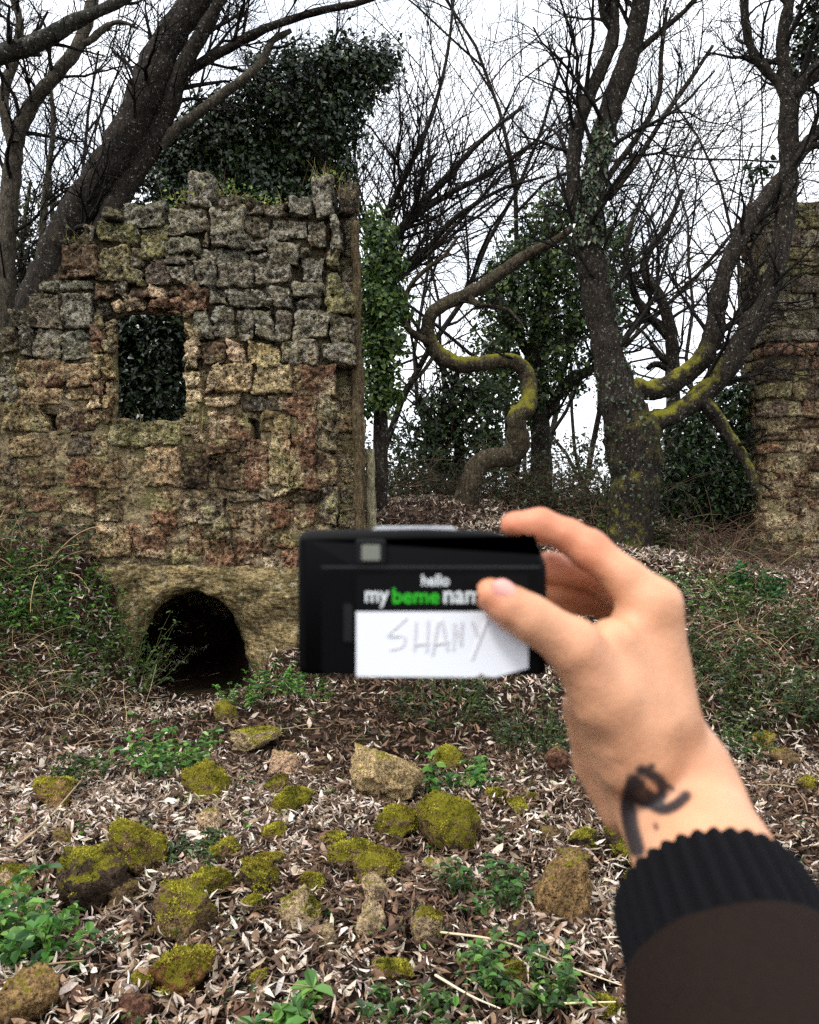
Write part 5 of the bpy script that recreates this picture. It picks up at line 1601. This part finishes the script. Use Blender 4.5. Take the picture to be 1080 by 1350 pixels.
# lens barrel on the far side
a = np.linspace(0, 2 * math.pi, 33)[:-1]
lc = P(560, 800, YC)
VV = []
for yy, r in ((YC + 0.030, 0.024), (YC + 0.044, 0.024), (YC + 0.046, 0.021), (YC + 0.046, 0.014), (YC + 0.040, 0.010)):
    VV.append(np.stack([lc[0] + r * np.cos(a), np.full(32, yy), lc[2] + r * np.sin(a)], 1))
FF = [(l * 32 + i, l * 32 + (i + 1) % 32, (l + 1) * 32 + (i + 1) % 32, (l + 1) * 32 + i) for l in range(4) for i in range(32)]
mk('lens_barrel', np.concatenate(VV), [np.array(FF), (np.arange(32) + 128)[None]], M_BLACK2, film, True)
stick = prism('name_sticker', np.array([(470, 806), (470, 891), (628, 892), (634, 887), (640, 891), (652, 892), (696, 880), (696, 806)], float), [(YC - 0.0017, 0), (YC - 0.0010, 0)], M_STICK, film)

def text_part(name, body_txt, x0, x1, ytop, ybot, mat, parent, yy):
    cu = bpy.data.curves.new(name, 'FONT')
    cu.body = body_txt
    cu.extrude = 0.02
    cu.offset = 0.012
    tmp = bpy.data.objects.new('tmp_text', cu)
    COL.objects.link(tmp)
    bpy.context.view_layer.update()
    me0 = bpy.data.meshes.new_from_object(tmp.evaluated_get(bpy.context.evaluated_depsgraph_get()))
    n = len(me0.vertices)
    co = np.empty(n * 3); me0.vertices.foreach_get('co', co); co = co.reshape(-1, 3)
    bpy.data.objects.remove(tmp); bpy.data.curves.remove(cu)
    a, b = co.min(0), co.max(0)
    u = (co[:, 0] - a[0]) / (b[0] - a[0]); v = (co[:, 1] - a[1]) / (b[1] - a[1])
    px = x0 + u * (x1 - x0); py = ybot + v * (ytop - ybot)
    W = np.stack([(px - 540) / FPX * YC, yy - (co[:, 2] > 0) * 0.0004, EYE - (py - 675) / FPX * YC], 1)
    base = wloc(parent)
    for i, vtx in enumerate(me0.vertices): vtx.co = W[i] - base
    me0.materials.clear(); me0.materials.append(mat)
    o = bpy.data.objects.new(name, me0)
    return link(o, parent)
YT = YC - 0.0018
strip = prism('printed_strip', np.array([(470, 757), (470, 803), (696, 803), (696, 757)], float), [(YC - 0.0016, 0), (YC - 0.0010, 0)], M_PRINT_BLACK, film)
text_part('lettering', 'hello', 556, 592, 757, 772, M_WHITE_INK, strip, YT)
text_part('lettering', 'my', 482, 513, 779, 800, M_WHITE_INK, strip, YT)
text_part('lettering', 'beme', 518, 579, 775, 795, M_GREEN_INK, strip, YT)
text_part('lettering', 'name', 585, 650, 779, 795, M_WHITE_INK, strip, YT)
# faint handwriting
strokes = [[(536, 814), (512, 838), (532, 838), (530, 852), (514, 856)], [(548, 820), (546, 858)], [(564, 818), (562, 860)], [(546, 850), (566, 848)], [(570, 864), (580, 816), (590, 858)], [(572, 850), (592, 846)],
           [(598, 858), (598, 822)], [(598, 822), (608, 852)], [(608, 852), (609, 820)], [(622, 820), (630, 840)], [(643, 816), (622, 870)]]
for st in strokes:
    c = catmull([(*P(x, y_, YC - 0.0021),) for x, y_ in st], 12) if len(st) > 2 else np.linspace(P(*st[0], YC - 0.0021), P(*st[1], YC - 0.0021), 12)
    V, F = tubes([(list(map(tuple, c)), [0.0009] * 12)], lambda r: 5)
    V[:, 1] = YC - 0.0018 + (V[:, 1] - (YC - 0.0021)) * 0.25
    mk('handwriting', V, F, M_GREY_INK, stick, True)

# ------------------------------------------------------------------ the hand
def sd_cone(X, a, b, ra, rb):
    """rounded cone between a and b"""
    ab = b - a
    t = np.clip(((X - a) @ ab) / (ab @ ab), 0, 1)
    d = X - (a + t[:, None] * ab)
    return np.sqrt((d * d).sum(1)) - (ra + (rb - ra) * t)
def smin(a, b, k):
    h = np.clip(0.5 + 0.5 * (b - a) / k, 0, 1)
    return b + (a - b) * h - k * h * (1 - h)
def J(px, py, y, r): return (P(px, py, y), r * y / FPX)
def chain(X, joints, k=0.003):
    d = None
    for (a, ra), (b, rb_) in zip(joints[:-1], joints[1:]):
        e = sd_cone(X, a, b, ra, rb_)
        d = e if d is None else smin(d, e, k)
    return d
index = [J(862, 798, .396, 34), J(822, 762, .401, 27), J(778, 725, .409, 26), J(750, 707, .412, 22), J(712, 693, .414, 22), J(676, 692, .414, 17.5)]
middle = [J(868, 815, .418, 30), J(782, 758, .436, 21.5), J(724, 748, .430, 20), J(690, 756, .422, 17)]
ring_f = [J(868, 842, .438, 28), J(785, 780, .452, 20), J(722, 776, .438, 19), J(690, 780, .426, 17)]
little = [J(866, 870, .452, 24), J(800, 800, .464, 17), J(745, 792, .450, 15), J(705, 800, .432, 14)]
thumb = [J(648, 784, .3655, 23), J(672, 800, .3650, 27.5), J(700, 815, .3648, 29.5), J(725, 830, .366, 29.5), J(756, 852, .368, 37), J(800, 920, .374, 46), J(838, 995, .382, 54)]
palm_prims = [
    [J(864, 800, .396, 33), J(884, 1000, .392, 46)], [J(868, 815, .418, 30), J(890, 1000, .410, 44)], [J(868, 850, .438, 28), J(886, 1000, .424, 42)], [J(866, 885, .452, 25), J(872, 1010, .432, 40)],
    [J(808, 850, .384, 36), J(850, 950, .386, 54)], [J(786, 900, .390, 34), J(828, 1000, .400, 48)], [J(838, 830, .400, 36), J(860, 950, .398, 52)],
    [J(853, 1010, .398, 58), J(872, 1060, .396, 56)], [J(905, 1010, .402, 54), J(918, 1060, .398, 56)]]
forearm = [[J(872, 1060, .396, 58), J(912, 1150, .362, 64)], [J(916, 1050, .398, 57), J(955, 1140, .364, 64)], [J(933, 1140, .364, 84), J(1000, 1345, .300, 110)]]
h = 0.0018
lo = np.array([0.030, 0.285, 1.375]); hi = np.array([0.215, 0.480, 1.615])
dims = np.ceil((hi - lo) / h).astype(int)
ax = [lo[k] + np.arange(dims[k]) * h for k in range(3)]
GXh, GYh, GZh = np.meshgrid(*ax, indexing='ij')
X = np.stack([GXh.ravel(), GYh.ravel(), GZh.ravel()], 1)
d_palm = None
for pr in palm_prims:
    e = chain(X, pr)
    d_palm = e if d_palm is None else smin(d_palm, e, 0.009)
for pr in forearm:
    d_palm = smin(d_palm, chain(X, pr), 0.012)
d_palm = smin(d_palm, chain(X, thumb, 0.004), 0.007)
d_palm = smin(d_palm, chain(X, [J(765, 930, .412, 24), J(790, 1000, .418, 34), J(828, 1062, .414, 40)]), 0.003)
D = d_palm
for f in (index, middle, ring_f, little):
    D = np.minimum(D, smin(d_palm, chain(X, f, 0.004), 0.006))
# tendon hollow at the thumb's root
vals = D.reshape(dims)

def surface_nets(v, lo, h):
    s = v < 0
    nx, ny, nz = v.shape
    cnt = np.zeros((nx - 1, ny - 1, nz - 1)); acc = np.zeros((nx - 1, ny - 1, nz - 1, 3))
    offs = [(a, b, c) for a in (0, 1) for b in (0, 1) for c in (0, 1)]
    sl = lambda o: v[o[0]:nx - 1 + o[0], o[1]:ny - 1 + o[1], o[2]:nz - 1 + o[2]]
    for o in offs:
        for axis in range(3):
            if o[axis] == 0:
                o2 = list(o); o2[axis] = 1
                a, b = sl(o), sl(tuple(o2))
                cr = (a < 0) != (b < 0)
                I = np.nonzero(cr)
                t = a[I] / (a[I] - b[I])
                pos = np.tile(np.array(o, float), (len(t), 1)); pos[:, axis] += t
                acc[I] += pos; cnt[I] += 1
    act = cnt > 0
    ids = -np.ones(act.shape, int); ids[act] = np.arange(act.sum())
    I = np.stack(np.nonzero(act), 1)
    V = lo + (I + acc[act] / cnt[act][:, None]) * h
    Q = []
    for axis in range(3):
        o2 = [0, 0, 0]; o2[axis] = 1
        n = [nx, ny, nz]; n[axis] -= 1
        a = v[:n[0], :n[1], :n[2]]; b = v[o2[0]:o2[0] + n[0], o2[1]:o2[1] + n[1], o2[2]:o2[2] + n[2]]
        cr = (a < 0) != (b < 0)
        u, w = [(1, 2), (2, 0), (0, 1)][axis]
        E = np.stack(np.nonzero(cr), 1)
        ok = (E[:, u] > 0) & (E[:, w] > 0) & (E[:, u] < v.shape[u] - 1) & (E[:, w] < v.shape[w] - 1)
        E = E[ok]
        flip = ~(a[E[:, 0], E[:, 1], E[:, 2]] < 0)
        du = np.zeros(3, int); du[u] = 1; dw = np.zeros(3, int); dw[w] = 1
        g = lambda e: ids[e[:, 0], e[:, 1], e[:, 2]]
        q = np.stack([g(E - du - dw), g(E - dw), g(E), g(E - du)], 1)
        q[flip] = q[flip][:, ::-1]
        Q.append(q)
    return V, np.concatenate(Q)
HV, HF = surface_nets(vals, lo, h)
# relax the net a little, then fine creases
for it in range(3):
    acc = np.zeros_like(HV); cn = np.zeros(len(HV))
    for a, b in ((0, 1), (1, 2), (2, 3), (3, 0)):
        np.add.at(acc, HF[:, a], HV[HF[:, b]]); np.add.at(cn, HF[:, a], 1)
        np.add.at(acc, HF[:, b], HV[HF[:, a]]); np.add.at(cn, HF[:, b], 1)
    HV = HV * 0.5 + 0.5 * acc / cn[:, None]
HV = HV + fbm(HV, 55, 3, 0.5, 61)[:, None] * np.array([0.0005, 0.0005, 0.0005])
ppx = HV[:, 0] / HV[:, 1] * FPX + 540; ppy = 675 - (HV[:, 2] - EYE) / HV[:, 1] * FPX
skin = np.tile(np.array(S(208, 152, 116)), (len(HV), 1))
red = np.array(S(198, 100, 70))
def near(pts, rad):
    w = np.zeros(len(HV))
    for (q, r) in pts: w = np.maximum(w, np.exp(-((HV - q) ** 2).sum(1) / (rad * rad)))
    return w
w = np.clip(near(index[2:], 0.016) * 0.9 + near(middle[1:], 0.014) * 0.5 + near(thumb[:1], 0.013) * 0.7, 0, 1)[:, None]
skin = skin * (1 - w * 0.75) + red * w * 0.75
w = (near([thumb[4]], 0.012) * 0.5)[:, None]
skin = skin * (1 - w) + np.array(S(206, 140, 112)) * w
# tattoo ink: strokes on the side of the wrist
ink = np.zeros(len(HV))
def ink_stroke(pts, rad, soft=4):
    global ink
    c = catmull(np.array(pts, float), 24) if len(pts) > 2 else np.linspace(pts[0], pts[1], 24)
    d = np.full(len(HV), 1e9)
    for q in c: d = np.minimum(d, np.hypot(ppx - q[0], ppy - q[1]))
    ink = np.maximum(ink, np.clip((rad - d) / soft + 0.5, 0, 1))
ink_stroke([(846, 1016), (860, 1022), (872, 1032), (874, 1046), (864, 1056), (848, 1058), (838, 1048), (844, 1034)], 8)
ink_stroke([(842, 1042), (856, 1052), (868, 1062)], 10)
ink_stroke([(858, 1060), (874, 1067), (890, 1062), (904, 1050)], 8)
ink_stroke([(836, 1030), (829, 1056), (831, 1086), (840, 1120)], 11)
ink_stroke([(854, 1014), (860, 1010)], 4)
ink_stroke([(880, 1036), (886, 1040)], 4)
ink_stroke([(864, 1088), (866, 1092)], 3)
ink *= (HV[:, 1] < 0.405)
skin = skin * (1 - 0.96 * ink[:, None]) + np.array(S(18, 24, 34)) * 0.96 * ink[:, None]
person = mk('person', HV, HF, M_SKIN, None, True, skin, P(1000, 1345, .300))
tag(person, 'hand and tattooed wrist in a black ribbed cuff and brown sleeve gripping the camera', 'person')
# thumb nail
na, nb = P(650, 780, .3655), P(668, 791, .3652)
dirv = (nb - na) / np.linalg.norm(nb - na)
nrm = np.array([0.10, -1.0, 0.28]); nrm -= (nrm @ dirv) * dirv; nrm /= np.linalg.norm(nrm)
sidev = np.cross(dirv, nrm)
cN = (na + nb) / 2 + np.array([0.0005, 0, 0.001])
VV = []
for i, u in enumerate(np.linspace(-1, 1, 9)):
    wd = 0.0052 * (1 - 0.12 * u * u) * (math.sqrt(max(1 - (abs(u) ** 3.2), 0.02)))
    for v_ in np.linspace(-1, 1, 9):
        VV.append(cN + dirv * u * 0.0062 + sidev * v_ * wd + nrm * (0.0089 - 0.0026 * v_ * v_ - 0.0006 * u * u))
NV = np.array(VV)
ii = (np.arange(8)[:, None] * 9 + np.arange(8)[None, :]).ravel()
mk('thumb_nail', np.concatenate([NV, NV - nrm * 0.003]), np.concatenate([np.stack([ii, ii + 1, ii + 10, ii + 9], 1), np.stack([ii + 81, ii + 90, ii + 91, ii + 82], 1)]), simple('nail', S(226, 158, 146), 0.3, 0.5), person)

# cuff and sleeve
axis0 = np.array([0.131, 0.352, EYE - 0.168]); axd = np.array([-0.004, -0.905, -0.425]); axd /= np.linalg.norm(axd)
sv = np.cross(axd, np.array([0, 0, 1.0])); sv /= np.linalg.norm(sv); uv = np.cross(sv, axd)
def sleeve_mesh(rows, nseg, rib, ribn, wob, seed):
    VV = []
    a = np.arange(nseg) * 2 * math.pi / nseg
    for (s, r) in rows:
        rr = r + rib * (np.abs(np.cos(a * ribn / 2)) - 0.5)
        q = axis0 + axd * s + (np.cos(a) * rr)[:, None] * sv + (np.sin(a) * rr)[:, None] * uv
        VV.append(q + fbm(q, 24, 3, 0.5, seed)[:, None] * wob * ((q - axis0 - axd * s) / rr[:, None]))
    n = len(rows)
    F = [(l * nseg + i, l * nseg + (i + 1) % nseg, (l + 1) * nseg + (i + 1) % nseg, (l + 1) * nseg + i) for l in range(n - 1) for i in range(nseg)]
    return np.concatenate(VV), np.array(F)
rows = [(0.03, 0.0325), (0.012, 0.0330), (0.002, 0.0345), (-0.001, 0.0365), (-0.0015, 0.0385), (0.001, 0.0400), (0.006, 0.0410), (0.014, 0.0416), (0.024, 0.0420), (0.034, 0.0422), (0.044, 0.0420), (0.052, 0.0405)]
V, F = sleeve_mesh(rows, 320, 0.0034, 34, 0.0008, 5)
mk('knit_cuff', V, F, mat_knit('black_knit', S(7, 7, 9), S(24, 24, 28), 600), person)
rows = [(0.052, 0.0405), (0.0385, 0.0418), (0.0365, 0.0436), (0.039, 0.0452), (0.046, 0.0464), (0.06, 0.048), (0.08, 0.050), (0.11, 0.052), (0.15, 0.054), (0.20, 0.056), (0.26, 0.058), (0.30, 0.058), (0.305, 0.03), (0.306, 0.001)]
V, F = sleeve_mesh(rows, 120, 0.0, 2, 0.0022, 8)
mk('sleeve', V, F, mat_knit('brown_wool', S(24, 17, 14), S(40, 29, 24), 380), person)
